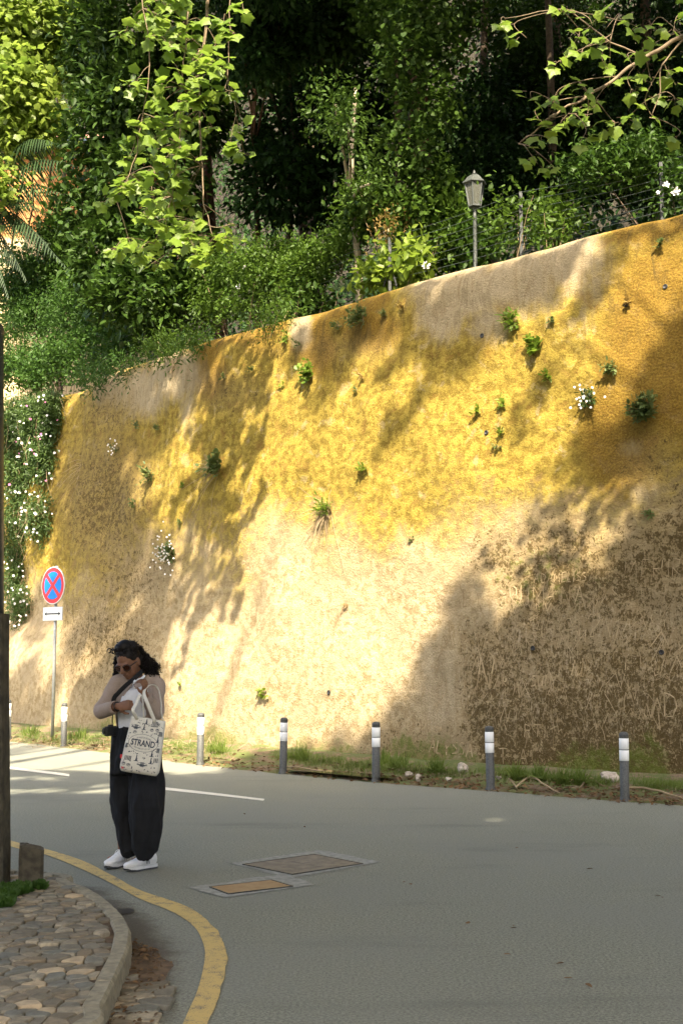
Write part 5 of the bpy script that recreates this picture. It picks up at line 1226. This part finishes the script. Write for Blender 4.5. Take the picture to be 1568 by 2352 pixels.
def lamp(px, ytop, ylan, ybase, q, label, Y=None):
    b = behind(px, ybase, q) if Y is None else at(px, ybase, Y); Y = b.y; z0 = ground_behind(b)-.1; zt = at(px-3, ytop, Y).z; zl = at(px, ylan, Y).z; H = zt-zl
    e = empty('street_lamp', (b.x, b.y, z0)); tag(e, label, 'lamp', 'lantern lamps above the wall')
    mb = MB(); mb.lathe([(.06, z0), (.06, z0+.25), (.035, z0+.3), (.03, zl-.25*H), (.035, zl-.22*H), (.026, zl-.2*H), (.03, zl-.02), (.055, zl)], (b.x, b.y, 0), 14); mb.build('post', M['lampgrey'], e, True)
    def hexr(r, z): return [Vector((b.x+r*math.cos(R(60*k+12)), b.y+r*math.sin(R(60*k+12)), z)) for k in range(6)]
    r0, r1 = .155*H, .25*H; za, zb = zl+.04*H, zl+.62*H
    mb = MB(); mb.add(hexr(r0*1.15, zl)+hexr(r0*1.15, za), [(k, (k+1) % 6, 6+(k+1) % 6, 6+k) for k in range(6)]+[(0, 1, 2, 3, 4, 5)[::-1], (6, 7, 8, 9, 10, 11)])
    A, Bp = hexr(r0, za), hexr(r1, zb)
    for k in range(6): mb.tube([A[k], Bp[k]], .014*H/.54, 5)
    for k in range(6): mb.tube([Bp[k], Bp[(k+1) % 6]], .014*H/.54, 5)
    mb.build('lantern_frame', M['lampgrey'], e)
    for k in range(6):
        mb = MB(); c = Vector((b.x, b.y, 0)); pts = [A[k], A[(k+1) % 6], Bp[(k+1) % 6], Bp[k]]; inn = [p-(Vector((p.x, p.y, 0))-c).normalized()*.006 for p in pts]
        mb.add(pts+inn, [(0, 1, 2, 3), (7, 6, 5, 4), (0, 4, 5, 1), (1, 5, 6, 2), (2, 6, 7, 3), (3, 7, 4, 0)]); mb.build('glass_pane', M['lglass'], e)
    mb = MB(); rings = [hexr(r1*1.28, zb), hexr(r1*1.28, zb+.025*H), hexr(r1*1.05, zb+.07*H), hexr(r1*.78, zb+.16*H), hexr(r1*.5, zb+.22*H), hexr(r1*.22, zb+.25*H)]
    V = [p for r_ in rings for p in r_]; mb.add(V, [(j*6+k, j*6+(k+1) % 6, (j+1)*6+(k+1) % 6, (j+1)*6+k) for j in range(5) for k in range(6)]+[(0, 1, 2, 3, 4, 5)[::-1], tuple(30+k for k in range(6))]); rf = mb.build('roof', M['lampgrey'], e)
    mb = MB(); mb.lathe([(.02*H/.54, zb+.25*H), (.034*H/.54, zb+.275*H), (.014*H/.54, zb+.3*H), (.02*H/.54, zb+.325*H), (.003, zb+.38*H)], (b.x, b.y, 0), 10); mb.build('finial', M['lampgrey'], rf, True)
lamp(1091, 390, 476, 605, .55, 'grey lantern street lamp standing on the wall top by the climber')
lamp(1333, 512, 548, 552, 4, 'small distant lantern lamp peeping over the wall top', 30.0)

# ------------------------------------------------------------------ the woman, her bag and her camera
WY = 9.25
def Pw(px, py, dy=0.0): return at(px, py, WY+dy)
M['skin'] = simple('skin', (.20, .095, .052), .5, .10, 25, .03)
M['hair'] = simple('dark_hair', (.008, .006, .005), .55, .3, 60, .1, 0.0, .2)
M['knit'] = simple('taupe_knit', (.36, .285, .235), .95, .10, 160, .25)
M['rib'] = simple('ribbed_knit', (.33, .255, .205), .95, .2, 220, .4)
M['tee'] = simple('white_cotton', (.72, .74, .78), .9, .04, 40, .1)
M['denim'] = simple('dark_trousers', (.0045, .0055, .0075), .85, .3, 30, .15)
M['shoe'] = simple('white_leather', (.74, .75, .74), .5, .05, 20, .05)
M['sole'] = simple('grey_rubber', (.05, .055, .06), .8, .2, 20, .1)
M['midsole'] = simple('pale_midsole', (.60, .61, .60), .7, .08, 20, .05)
M['blackp'] = simple('black_plastic', (.015, .015, .016), .35, .2, 60, .05)
M['strap'] = simple('black_webbing', (.012, .012, .013), .9, .2, 80, .1)
M['canvas'] = simple('natural_canvas', (.68, .655, .57), .95, .06, 120, .15)
M['ink'] = simple('navy_ink', (.045, .06, .085), .8, .2, 40, 0)
M['gold'] = simple('gold_bangle', (.5, .33, .12), .35, .1, 10, 0, .9)
feet_c = gnd(305, 1992)
WOMAN = empty('person', (Pw(312, 1990).x, WY, 0)); tag(WOMAN, 'woman in taupe cardigan, white top and dark baggy trousers looking down into her bag', 'person')
HC = Pw(296, 1521, -.05)
HROT = Matrix.Rotation(R(-22), 3, 'Z') @ Matrix.Rotation(R(30), 3, 'X') @ Matrix.Rotation(R(-6), 3, 'Y')
def hd(x, y, z): return HC + HROT @ Vector((x, -y, z))          # head space: y forward, z up
def hand(mb, wrist, palm_dir, palm_n, curl, spread=.5, side=1, L=.092):
    d = palm_dir.normalized(); n = (palm_n-d*palm_n.dot(d)).normalized(); s_ = d.cross(n)*side
    k0 = wrist+d*.012; mb.tube([wrist-d*.03, wrist, k0+d*.03, k0+d*.07, k0+d*.085], [(.026, .019), (.027, .019), (.038, .016), (.041, .015), (.036, .012)], 10, up=n)
    for i, (off, ln) in enumerate(((-.030, .066), (-.010, .075), (.010, .070), (.029, .055))):
        b = k0+d*.075+s_*off; dd = (d+s_*off*spread*6).normalized(); pts = [b-d*.03, b]; a = 0
        for seg, fr in enumerate((.45, .32, .23)):
            a += curl[seg]; v = dd*math.cos(a)+n*math.sin(a); pts.append(pts[-1]+v*ln*fr)
        mb.tube(pts, [.009, .0095, .0088, .008, .0068], 7)
    b = k0+d*.015-s_*.032; v = (d*.6-s_*.55+n*.45).normalized(); v2 = (d*.75-s_*.05+n*.6).normalized(); mb.tube([b-d*.01+s_*.012, b, b+v*.036, b+v*.036+v2*.03], [.013, .0125, .0105, .0085], 7)
# shared joints
SHL, ELL, WRL, HDL = Pw(270, 1575, .03), Pw(231, 1634, -.03), Pw(272, 1622, -.21), Pw(314, 1617, -.27)
SHR, ELR, WRR, HDR = Pw(358, 1574, .03), Pw(360, 1638, -.05), Pw(332, 1597, -.2), Pw(334, 1562, -.24)
NECK = Pw(312, 1556, .03); CHEST = Pw(316, 1600, .03); WAIST = Pw(316, 1665, .04); HIP = Pw(317, 1710, .03)
FTL, FTR = gnd(283, 1987), gnd(338, 1990)
KNL, KNR = Pw(285, 1850, .08), Pw(339, 1850, -.05)
def body():
    mb = MB(); rot = HROT.to_4x4().to_3x3()
    E = lambda c, r: mb.ell(hd(*c), r, rot, 18, 12)
    E((0, -.012, .03), (.076, .096, .092)); E((0, .03, -.05), (.056, .06, .062)); E((0, .055, -.092), (.026, .026, .02)); E((0, .02, -.01), (.07, .072, .075))
    mb.tube([hd(0, .085, .03), hd(0, .104, 0), hd(0, .116, -.022), hd(0, .098, -.034)], [.009, .012, .0155, .012], 8)
    for sx in (-1, 1):
        E((sx*.013, .1, -.028), (.009, .011, .008)); E((sx*.036, .068, -.025), (.022, .02, .024)); E((sx*.03, .082, .026), (.026, .014, .010)); E((sx*.078, -.008, -.005), (.011, .022, .034))
    E((0, .089, -.054), (.025, .010, .007)); E((0, .085, -.066), (.021, .011, .008))
    mb.tube([hd(0, -.02, -.03), hd(0, -.03, -.1), NECK, NECK+Vector((0, .02, -.06))], [.056, .052, .054, .075], 14)
    mb.tube([NECK+Vector((0, .02, -.03)), CHEST, WAIST, HIP, HIP-Vector((0, 0, .06))], [(.09, .07), (.135, .095), (.12, .085), (.145, .10), (.12, .09)], 16, up=(0, 1, 0))
    for sh, el, wr in ((SHL, ELL, WRL), (SHR, ELR, WRR)):
        mb.tube(catmull([CHEST.lerp(sh, .6)+Vector((0, 0, .08)), sh, sh.lerp(el, .5), el, el.lerp(wr, .4), wr], 3), lerp_list([.05, .052, .045, .040, .038, .026], 16), 12)
    for kn, ft, sx in ((KNL, FTL, -1), (KNR, FTR, 1)):
        mb.tube([HIP+Vector((sx*.07, 0, -.02)), kn, ft+Vector((0, 0, .28)), ft+Vector((0, 0, .09))], [.085, .06, .055, .04], 12)
        mb.tube([ft+Vector((.03, 0, .08)), ft+Vector((-.02, -.01, .06)), ft+Vector((-.11, -.03, .04))], [.038, .036, .026], 10)
    # raised hand pinching the strap of white cloth; lower hand closed on the bag handle
    hand(mb, WRR, HDR-WRR, Vector((-.85, .2, .25)), (.75, .95, .6), .35, -1)
    hand(mb, WRL, HDL-WRL, Vector((.1, .85, -.25)), (1.0, 1.15, .6), .2, 1)
    me = remesh(mb, .0055, 2); o = link('body', me, M['skin'], WOMAN); return o
BODY = body()
def cut_mesh(me, test):
    bm = bmesh.new(); bm.from_mesh(me); rem = [f for f in bm.faces if test(f.calc_center_median(), f.normal)]
    bmesh.ops.delete(bm, geom=rem, context='FACES'); bm.to_mesh(me); bm.free(); return me
def fold(me, amp, freq, seed=0, stretch=(1, 1, 1)):
    nr = [v.normal.copy() for v in me.vertices]
    for v, nv in zip(me.vertices, nr):
        p = Vector((v.co.x*stretch[0], v.co.y*stretch[1], v.co.z*stretch[2])); v.co += nv*(amp*noise.noise(p*freq+Vector((seed, 0, 0)))+amp*.5*noise.noise(p*freq*2.3+Vector((seed, 5, 0))))
    me.update(); return me
def clothes():
    # white top
    mb = MB(); mb.tube(catmull([NECK+Vector((0, .0, -.05)), CHEST+Vector((0, -.015, .03)), CHEST+Vector((0, -.02, -.05)), WAIST+Vector((0, -.01, 0)), Pw(316, 1678, .03)], 4), [r for r in zip(lerp_list([.075, .138, .142, .138, .148], 17), lerp_list([.06, .115, .125, .112, .115], 17))], 22, up=(0, 1, 0))
    me = remesh(mb, .009, 2, 'top'); fold(me, .006, 14, 1, (1, 1, .5)); link('top', me, M['tee'], WOMAN)
    # cardigan, open at the front
    mb = MB(); mb.tube(catmull([NECK+Vector((0, .03, .005)), NECK+Vector((0, .03, -.045)), CHEST+Vector((0, 0, .02)), CHEST+Vector((0, .0, -.07)), WAIST, Pw(316, 1690, .05)], 4), [r for r in zip(lerp_list([.065, .10, .155, .158, .152, .165], 21), lerp_list([.055, .075, .122, .134, .126, .126], 21))], 24, up=(0, 1, 0))
    for sh, el, wr, cuff in ((SHL, ELL, WRL, .72), (SHR, ELR, WRR, .8)):
        end = el.lerp(wr, cuff); mb.tube(catmull([CHEST.lerp(sh, .45)+Vector((0, 0, .085)), sh+Vector((0, 0, .01)), sh.lerp(el, .5), el, el.lerp(wr, .45), end], 4), lerp_list([.056, .060, .053, .050, .047, .041], 21), 14)
    me = remesh(mb, .008, 2, 'cardigan')
    def opening(c, n):
        px, py = proj(c)
        if c.y > CHEST.y-.03 or n.y > -.05: return False
        if (c-ELL.lerp(WRL, .6)).length < .10 or (c-ELR.lerp(WRR, .6)).length < .085: return False
        l = np.interp(py, [1552, 1575, 1612, 1657, 1700], [308, 305, 276, 264, 264]); r = np.interp(py, [1552, 1575, 1609, 1636, 1700], [313, 308, 323, 328, 330])
        return l < px < r and py > 1552
    cut_mesh(me, opening); fold(me, .008, 13, 4, (1, 1, .7)); o = link('cardigan', me, M['knit'], WOMAN); so = o.modifiers.new('thick', 'SOLIDIFY'); so.thickness = .006; so.offset = 1
    for el, wr, t in ((ELL, WRL, .74), (ELR, WRR, .81)):
        b = MB(); d = (wr-el).normalized(); c0 = el.lerp(wr, t); b.tube([c0-d*.028, c0-d*.02, c0+d*.018, c0+d*.024], [.046, .0475, .0465, .043], 16); b.build('cuff', M['rib'], o, True)
    for px, py in ((324, 1592), (330, 1607), (308, 1580)):
        b = MB(); p = Pw(px, py, -.135); b.lathe([(.007, -.004), (.007, .002), (.004, .004)], p, 10, (0, -1, 0)); b.build('button', M['petal'], o)
    # trousers: two baggy legs gathered at the ankle
    mb = MB(); mb.tube([Pw(315, 1668, .04), Pw(315, 1690, .04), Pw(315, 1740, .035), Pw(315, 1775, .03)], [(.158, .12), (.175, .135), (.19, .15), (.185, .14)], 26, up=(0, 1, 0))
    L = [(292, 1730), (286, 1790), (284, 1850), (287, 1905), (294, 1945), (298, 1962)]; Rr = [(336, 1730), (339, 1790), (338, 1850), (335, 1905), (331, 1940), (328, 1964)]
    for pts, rx, dy in ((L, [.105, .095, .088, .080, .066, .056], (.05, .07, .08, .07, .06, .04)), (Rr, [.115, .115, .118, .112, .100, .066], (.0, -.04, -.06, -.05, -.03, 0))):
        W = catmull([Pw(x, y, d) for (x, y), d in zip(pts, dy)], 5); mb.tube(W, [(r, r*.95) for r in lerp_list(rx, len(W))], 20, up=(0, 1, 0))
    me = remesh(mb, .009, 3, 'trousers'); fold(me, .03, 6.5, 2, (1.3, 1.2, .35)); fold(me, .012, 14, 8, (1.2, 1.2, .5)); link('trousers', me, M['denim'], WOMAN)
    # shoes
    for ft, toe, heel, sc, nm in ((FTL, gnd(249, 1997), gnd(296, 1985), .92, 0), (FTR, gnd(281, 2005), gnd(357, 1993), 1.0, 1)):
        d = (toe-heel); Lh = .285; d.normalize(); toe = heel+d*Lh; sd = Vector((-d.y, d.x, 0)); e = None
        def sec(t, w_, h_, z0):                       # rounded section at t along the foot
            c = heel.lerp(toe, t); return [c+sd*(w_*math.cos(a))+Vector((0, 0, z0+h_*(math.sin(a)*.5+.5)**(.8))) for a in [2*math.pi*k/18 for k in range(18)]]
        prof = [(0, .022, .062, .03), (.03, .032, .085, .024), (.12, .037, .098, .022), (.25, .038, .104, .022), (.38, .039, .098, .022), (.5, .041, .083, .022), (.65, .046, .064, .022), (.8, .046, .052, .022), (.92, .037, .045, .024), (.985, .02, .034, .028), (1, .008, .02, .034)]
        V = [v for p in prof for v in sec(*p)]; n = 18; m = len(prof); F = [(j*n+k, j*n+(k+1) % n, (j+1)*n+(k+1) % n, (j+1)*n+k) for j in range(m-1) for k in range(n)]+[tuple(range(n))[::-1], tuple((m-1)*n+k for k in range(n))]
        mb = MB().add(V, F); me = mb.mesh('shoe'); bm = bmesh.new(); bm.from_mesh(me); bmesh.ops.recalc_face_normals(bm, faces=bm.faces); bm.to_mesh(me); bm.free(); sh = link('shoe', me, M['shoe'], WOMAN, True)
        def slab(name, prof, z0, z1, mm, flare):
            o_ = []
            for t, w_ in prof: o_.append((heel.lerp(toe, t)+sd*w_*flare, t))
            for t, w_ in prof[::-1]: o_.append((heel.lerp(toe, t)-sd*w_*flare, t))
            k_ = len(o_); up_ = lambda t: .018*max(0, t-.82)/.18
            V = [p+Vector((0, 0, z0+up_(t))) for p, t in o_]+[p+Vector((0, 0, z1+up_(t)*.6)) for p, t in o_]; F = [(k, (k+1) % k_, k_+(k+1) % k_, k_+k) for k in range(k_)]+[tuple(range(k_))[::-1], tuple(k_+k for k in range(k_))]
            q = MB().add(V, F); me = q.mesh(name); bm = bmesh.new(); bm.from_mesh(me); bmesh.ops.recalc_face_normals(bm, faces=bm.faces); bm.to_mesh(me); bm.free(); link(name, me, mm, sh)
        pr = [(-.02, .012), (.0, .03), (.12, .040), (.35, .040), (.55, .045), (.72, .049), (.88, .042), (.97, .024), (1.01, .008)]
        slab('midsole', pr, .014, .034, M['midsole'], 1.0); slab('sole', pr, .001, .014, M['sole'], .97)
        lc = MB()
        for k in range(4):
            t = .42+.075*k; z = .022+np.interp(t, [.38, .5, .65, .8], [.10, .085, .066, .054])+.002; c = heel.lerp(toe, t)+Vector((0, 0, z)); lc.tube([c-sd*.022-Vector((0, 0, .012)), c, c+sd*.022-Vector((0, 0, .012))], .003, 5)
        c = heel.lerp(toe, .42)+Vector((0, 0, .125)); lc.tube(catmull([c, c-sd*.03+Vector((0, 0, -.01)), c-sd*.05+Vector((0, 0, -.05)), c-sd*.03+Vector((0, 0, -.03)), c], 3), .0025, 4); lc.build('lace', M['white'], sh)
        # stitched side mark: slanting N of thin grey bars
        k_ = MB(); sg = -1 if sd.y > 0 else 1
        for a, b in (((.30, .045), (.34, .085)), ((.34, .085), (.38, .045)), ((.38, .045), (.42, .08))):
            pa, pb = [heel.lerp(toe, t)+sd*sg*(-.0415 if False else .0405)*(1)*1.0+Vector((0, 0, z)) for t, z in (a, b)]
            pa, pb = [heel.lerp(toe, t)+sd*(.0395*sg)+Vector((0, 0, z)) for t, z in (a, b)]; k_.tube([pa, pb], .004, 5)
        k_.build('side_mark', M['zinc'], sh)
clothes()
def hair():
    mb = MB(); rot = HROT
    mb.ell(hd(0, -.022, .047), (.085, .095, .089), rot, 20, 14); mb.ell(hd(0, -.065, -.02), (.08, .06, .085), rot); mb.ell(hd(.0, -.02, .125), (.058, .062, .045), rot); mb.ell(hd(-.045, -.03, .10), (.05, .05, .05), rot); mb.ell(hd(.045, -.04, .10), (.05, .05, .05), rot)
    me = remesh(mb, .006, 1, 'hair')
    h = link('hair', me, M['hair'], WOMAN)
    cm = MB()
    def curl(a, b, r, turns, th=.0032):
        n = int(turns*7)+2; d = (b-a); t = d.normalized(); u = t.cross(Vector((.3, .8, .2))).normalized(); v = t.cross(u); ph = random.uniform(0, 6.28)
        cm.tube([a+d*(i/(n-1))+(u*math.cos(ph+turns*2*math.pi*i/(n-1))+v*math.sin(ph+turns*2*math.pi*i/(n-1)))*r*(.5+.5*min(1, 3*i/n)) for i in range(n)], th, 4, cap=False)
    for _ in range(360):                              # right-hand mass falling behind the shoulder
        a = Pw(random.uniform(305, 325), random.uniform(1482, 1508), random.uniform(-.02, .09)); t = random.random(); b = Pw(np.interp(t, [0, .5, 1], [322, 345, 366])+random.gauss(0, 5), np.interp(t, [0, .5, 1], [1545, 1545, 1550])+random.uniform(-22, 6), random.uniform(-.03, .14)); curl(a, b, random.uniform(.007, .014), random.uniform(3, 5))
    for _ in range(110):                              # other side, framing the face
        a = Pw(random.uniform(268, 285), random.uniform(1486, 1510), random.uniform(.0, .08)); b = Pw(random.uniform(260, 272), random.uniform(1515, 1556), random.uniform(.0, .1)); curl(a, b, random.uniform(.006, .011), random.uniform(2, 4))
    for _ in range(150):                              # gathered top knot
        p = hd(random.gauss(0, .035), -.03+random.gauss(0, .03), .115+random.gauss(.0, .012)); q = p+Vector((random.gauss(0, .035), random.gauss(0, .03), random.uniform(-.05, .01))); curl(p, q, random.uniform(.005, .009), random.uniform(1, 2.2), .0042)
    c = cm.build('curls', M['hair'], h, True); c['kind'] = 'stuff'
hair()
def glasses():
    g = None; fr = MB(); mm = simple('tortoise_frame', (.03, .014, .008), .3, .4, 30, 0)
    def ringpts(sx): return [hd(sx*.034+.03*math.cos(a), .098-.012*abs((sx*.034+.03*math.cos(a))/.064)**2, .004+.024*math.sin(a)*(1+.15*math.cos(a)*sx)) for a in [2*math.pi*k/20 for k in range(21)]]
    for sx in (-1, 1):
        fr.tube(ringpts(sx), .0045, 6); fr.tube([hd(sx*.064, .086, .010), hd(sx*.079, .04, .010), hd(sx*.081, -.015, .004)], .004, 6)
    fr.tube([hd(-.008, .102, .008), hd(0, .105, .012), hd(.008, .102, .008)], .004, 6); o = fr.build('sunglasses', mm, WOMAN, True)
    k = NM('brown_lens'); k.color((.035, .013, .007)).rough(.08); k.p.inputs['Specular IOR Level'].default_value = .6
    for sx in (-1, 1): b = MB(); P = ringpts(sx)[:-1]; b.add(P+[sum(P, Vector())/20+HROT @ Vector((0, -.003, 0))], [(i, (i+1) % 20, 20) for i in range(20)]); b.build('lens', k.m, o, True)
glasses()
def bangles():
    d = (WRL-ELL).normalized()
    for k, (t, m, r) in enumerate(((.80, 'gold', .034), (.86, 'red_bark', .035), (.97, 'blackp', .031))):
        c = ELL.lerp(WRL, t); u = d.cross(Vector((0, 0, 1))).normalized(); v = d.cross(u); b = MB(); b.tube([c+u*r*math.cos(a)+v*r*math.sin(a) for a in np.linspace(0, 2*math.pi, 21)], .004, 6); b.build('bangle', M[m], WOMAN, True)
bangles()
# white tissue in the raised hand
def tissue():
    mb = MB(); a, b = Pw(306, 1567, -.23), Pw(333, 1553, -.26); d = (b-a); n = Vector((.35, -.6, .8)).normalized(); s_ = d.cross(n).normalized(); V = []; m = 9
    for i in range(m+1):
        for j, w_ in enumerate((-.016, .0, .017)): V.append(a+d*(i/m)+s_*w_*(.55+.45*math.sin(i*.9+1))+n*(.006*math.sin(i*1.7+j*2)+.008*(j == 1)))
    mb.add(V, [(i*3+j, i*3+j+1, (i+1)*3+j+1, (i+1)*3+j) for i in range(m) for j in range(2)]); o = mb.build('tissue', M['tee'], None, True); so = o.modifiers.new('t', 'SOLIDIFY'); so.thickness = .004; tag(o, 'folded white tissue pinched in the raised hand of the woman', 'tissue')
tissue()
def photo_camera():
    c = Pw(250.5, 1679, -.1); e = empty('camera', c-Vector((0, 0, .04))); tag(e, 'compact black camera hanging from its strap at the hip of the woman', 'camera')
    rz = Matrix.Rotation(R(60), 3, 'Z'); mb = MB(); mb.box(c+Vector((.012, 0, 0)), (.10, .035, .07), rz); mb.box(c+Vector((.012, 0, .04)), (.04, .028, .012), rz)
    o = mb.build('camera_body', M['blackp'], e); bv = o.modifiers.new('b', 'BEVEL'); bv.width = .006; bv.segments = 2
    ax = rz @ Vector((0, -1, 0)); ax = Vector((-1, -.45, 0)).normalized(); l = MB(); l.lathe([(.027, 0), (.028, .02), (.026, .024), (.026, .036), (.02, .037), (.017, .03)], c+ax*.008, 18, ax); l.build('lens', M['blackp'], e, True)
    st = MB(); pts = [Pw(258, 1668, -.09), Pw(259, 1640, -.10), Pw(262, 1606, -.135), Pw(272, 1592, -.15), Pw(290, 1574, -.16), Pw(306, 1561, -.15), Pw(320, 1548, -.09), Pw(328, 1540, 0), Pw(322, 1540, .09)]
    W = catmull(pts, 5); st.tube(W, [(.004, .004)]*8+[(.016, .003)]*(len(W)-8), 8, up=(0, -1, .3)); st.build('strap', M['strap'], e)
photo_camera()
def tote():
    TL, TR, BL, BR = [(301, 1645), (377, 1658), (272, 1770), (361, 1784)][0], (377, 1658), (272, 1770), (361, 1784)
    dy = -.36; a0, a1, b0, b1 = Pw(*TL, dy), Pw(*TR, dy), Pw(*BL, dy), Pw(*BR, dy); e = empty('tote_bag', (b0+b1)/2); tag(e, 'cream canvas tote bag printed with navy sketches and an oval STRAND badge', 'bag')
    nseg, rows = 36, 20
    def ringat(v):
        l = a0.lerp(b0, v); r = a1.lerp(b1, v); c = (l+r)/2; ax = (r-l)/2; hd_ = np.interp(v, [0, .15, .5, .85, .96, 1], [.03, .04, .062, .068, .06, .04]); k = np.interp(v, [0, .9, .97, 1], [1, 1, .97, .9]); return c+Vector((0, .06, 0)), ax*k, hd_
    def pt(a, v, back=False):                        # a in -1..1 across the front
        c, ax, h = ringat(v); y = h*(1-abs(a)**4)**.25; w_ = .006*noise.noise(Vector((a*2.2, v*3.1, 4))); return c+ax*a+Vector((0, (y if back else -y)-w_, 0))
    V = []
    for j in range(rows+1):
        v = j/rows
        for k in range(nseg):
            th = 2*math.pi*k/nseg; cx = math.copysign(abs(math.cos(th))**.5, math.cos(th)); V.append(pt(max(-.9999, min(.9999, cx)), v, math.sin(th) > 0))
    F = [(j*nseg+k, j*nseg+(k+1) % nseg, (j+1)*nseg+(k+1) % nseg, (j+1)*nseg+k) for j in range(rows) for k in range(nseg)]+[tuple(rows*nseg+k for k in range(nseg))]
    mb = MB().add(V, F); me = mb.mesh('bag_body'); bm = bmesh.new(); bm.from_mesh(me); bmesh.ops.recalc_face_normals(bm, faces=bm.faces); bm.to_mesh(me); bm.free(); body_ = link('bag_body', me, M['canvas'], e, True); so = body_.modifiers.new('t', 'SOLIDIFY'); so.thickness = .003; so.offset = 1
    c0, ax0, _ = ringat(.5); HW = ax0.length; HH = ((b0+b1)/2-(a0+a1)/2).length
    def onbag(x, y, lift=.0055): p = pt(max(-.97, min(.97, x/HW)), max(.01, min(.98, .5-y/HH))); return p+Vector((0, -lift, 0))
    def strokes(name, S_, m, lift=.0055):
        mb = MB()
        for pts, wd in S_:
            for (x0, y0), (x1, y1) in zip(pts, pts[1:]):
                d = Vector((x1-x0, y1-y0)); L = d.length
                if L < 1e-5: continue
                q = Vector((-d.y, d.x))/L*wd/2; mb.add([onbag(x0-q.x, y0-q.y, lift), onbag(x0+q.x, y0+q.y, lift), onbag(x1+q.x, y1+q.y, lift), onbag(x1-q.x, y1-q.y, lift)], [(0, 1, 2, 3)])
        return mb.build(name, m, body_)
    # oval badge with the lettering
    oy = .022; ov = [(.104*math.cos(a), oy+.060*math.sin(a)) for a in np.linspace(0, 2*math.pi, 49)]; strokes('oval_badge', [(ov, .0022)], M['ink'])
    def text(txt, size, x0, y0, arc=0.0, width=None, name='lettering', bold=.0):
        cu = bpy.data.curves.new('t', 'FONT'); cu.body = txt; cu.size = size; cu.align_x = 'CENTER'; cu.resolution_u = 3; cu.offset = bold; to = bpy.data.objects.new('t', cu); COL.objects.link(to)
        me = bpy.data.meshes.new_from_object(to.evaluated_get(bpy.context.evaluated_depsgraph_get())); bpy.data.objects.remove(to); xs = [v.co.x for v in me.vertices]; wd = max(xs)-min(xs); k = (width/wd) if width else 1
        for v in me.vertices:
            x = v.co.x*k; v.co = onbag(x0+x, y0+v.co.y-arc*x*x)
        me.name = name; link(name, me, M['ink'], body_)
    text('STRAND', .060, 0, oy-.021, 0, .172, 'lettering', .0016); text('18 MILES OF BOOKS', .016, 0, oy+.032, 3.2, .105, 'small_lettering'); text('NEW YORK CITY  EST. 1927', .014, 0, oy-.046, -3.0, .115, 'small_lettering')
    st = random.Random(4); S_ = []
    def motif(x, y, kind):
        o = lambda pts, wd=.0022: S_.append(([(x+a, y+b) for a, b in pts], wd*1.45))
        if kind == 0:                                  # block of windows
            for j in range(4):
                for i in range(5): o([(-.022+i*.010, -.012+j*.008), (-.017+i*.010, -.012+j*.008+.001*i)], .005)
            o([(-.027, -.02), (.027, -.017)], .003)
        elif kind == 1:                                # suspension bridge
            for s_ in (-.008, 0, .008): o([(s_, -.016), (s_, .016)], .004)
            o([(-.035, -.002), (.035, -.002)], .004); o([(-.035, .004), (-.008, .014), (.008, .014), (.035, .004)], .0018); o([(-.02, -.008), (.02, -.008)], .003)
        elif kind == 2: o([(0, -.02), (0, .022)], .004); o([(-.004, -.02), (-.001, .01)], .003); o([(-.015, -.02), (.015, -.02)], .003); o([(.004, -.018), (.006, .0)], .002)   # tower
        elif kind == 3: o([(.012*math.cos(a), .009*math.sin(a)) for a in np.linspace(0, 6.28, 11)], .002); o([(-.008, 0), (.008, .002)], .002); o([(-.005, .004), (.006, .005)], .002)
        else:
            for _ in range(4): a, b = st.uniform(-.012, .012), st.uniform(-.008, .008); o([(a, b), (a+st.uniform(-.01, .01), b+st.uniform(-.008, .008))], st.uniform(.002, .004))
    for x, y, k in ((-.06, .165, 4), (-.005, .175, 2), (.06, .165, 0), (-.075, .125, 1), (-.015, .135, 2), (.045, .12, 3), (.085, .125, 3), (.112, .1, 1), (-.02, .095, 4), (.02, .1, 4), (.06, .09, 4), (-.1, .08, 4), (-.075, .09, 3), (.1, .06, 2), (-.115, .045, 4), (.118, .02, 4), (-.118, -.01, 1), (.115, -.015, 1),
                    (-.08, -.05, 4), (-.04, -.052, 4), (.03, -.05, 4), (.075, -.04, 2), (.11, -.05, 4), (-.085, -.095, 0), (-.025, -.085, 2), (.03, -.08, 4), (.075, -.09, 2), (.115, -.085, 0), (.02, -.125, 1), (-.105, -.135, 3), (-.07, -.14, 3), (.09, -.135, 4), (-.045, -.17, 2), (.0, -.172, 4), (.05, -.165, 4), (.1, -.17, 4), (-.09, -.175, 4), (-.115, .135, 4), (.02, .15, 4), (.09, .17, 4), (-.04, .15, 4), (.115, .145, 4)): motif(x, y, k)
    strokes('printed_sketches', S_, M['ink'])
    strokes('red_stitch', [([(-.118, -.175), (-.1, -.16)], .005), ([(-.118, -.16), (-.1, -.175)], .005)], M['red'], .006)
    # handles: one held by the lower hand, one looped over the forearm
    def handle(pts, name='handle'):
        W = catmull(pts, 6); mb = MB(); mb.tube(W, [(.0125, .0028)]*len(W), 8, up=(0, -1, .2)); mb.build(name, M['canvas'], e, True)
    handle([pt(-.62, .04)+Vector((0, -.004, 0)), Pw(306, 1632, -.41), Pw(313, 1616, -.335), Pw(322, 1596, -.30), Pw(328, 1605, -.28), pt(-.35, .02, True)])
    handle([pt(.45, .04)+Vector((0, -.004, 0)), Pw(340, 1618, -.37), Pw(331, 1592, -.29), Pw(339, 1577, -.20), Pw(352, 1573, -.14), Pw(364, 1583, -.13), Pw(370, 1612, -.2), Pw(371, 1635, -.29), pt(.86, .02, True)])
    lab = MB(); lab.box(Pw(280, 1737, -.33), (.02, .006, .028)); lab.build('red_label', M['red'], e)
tote()
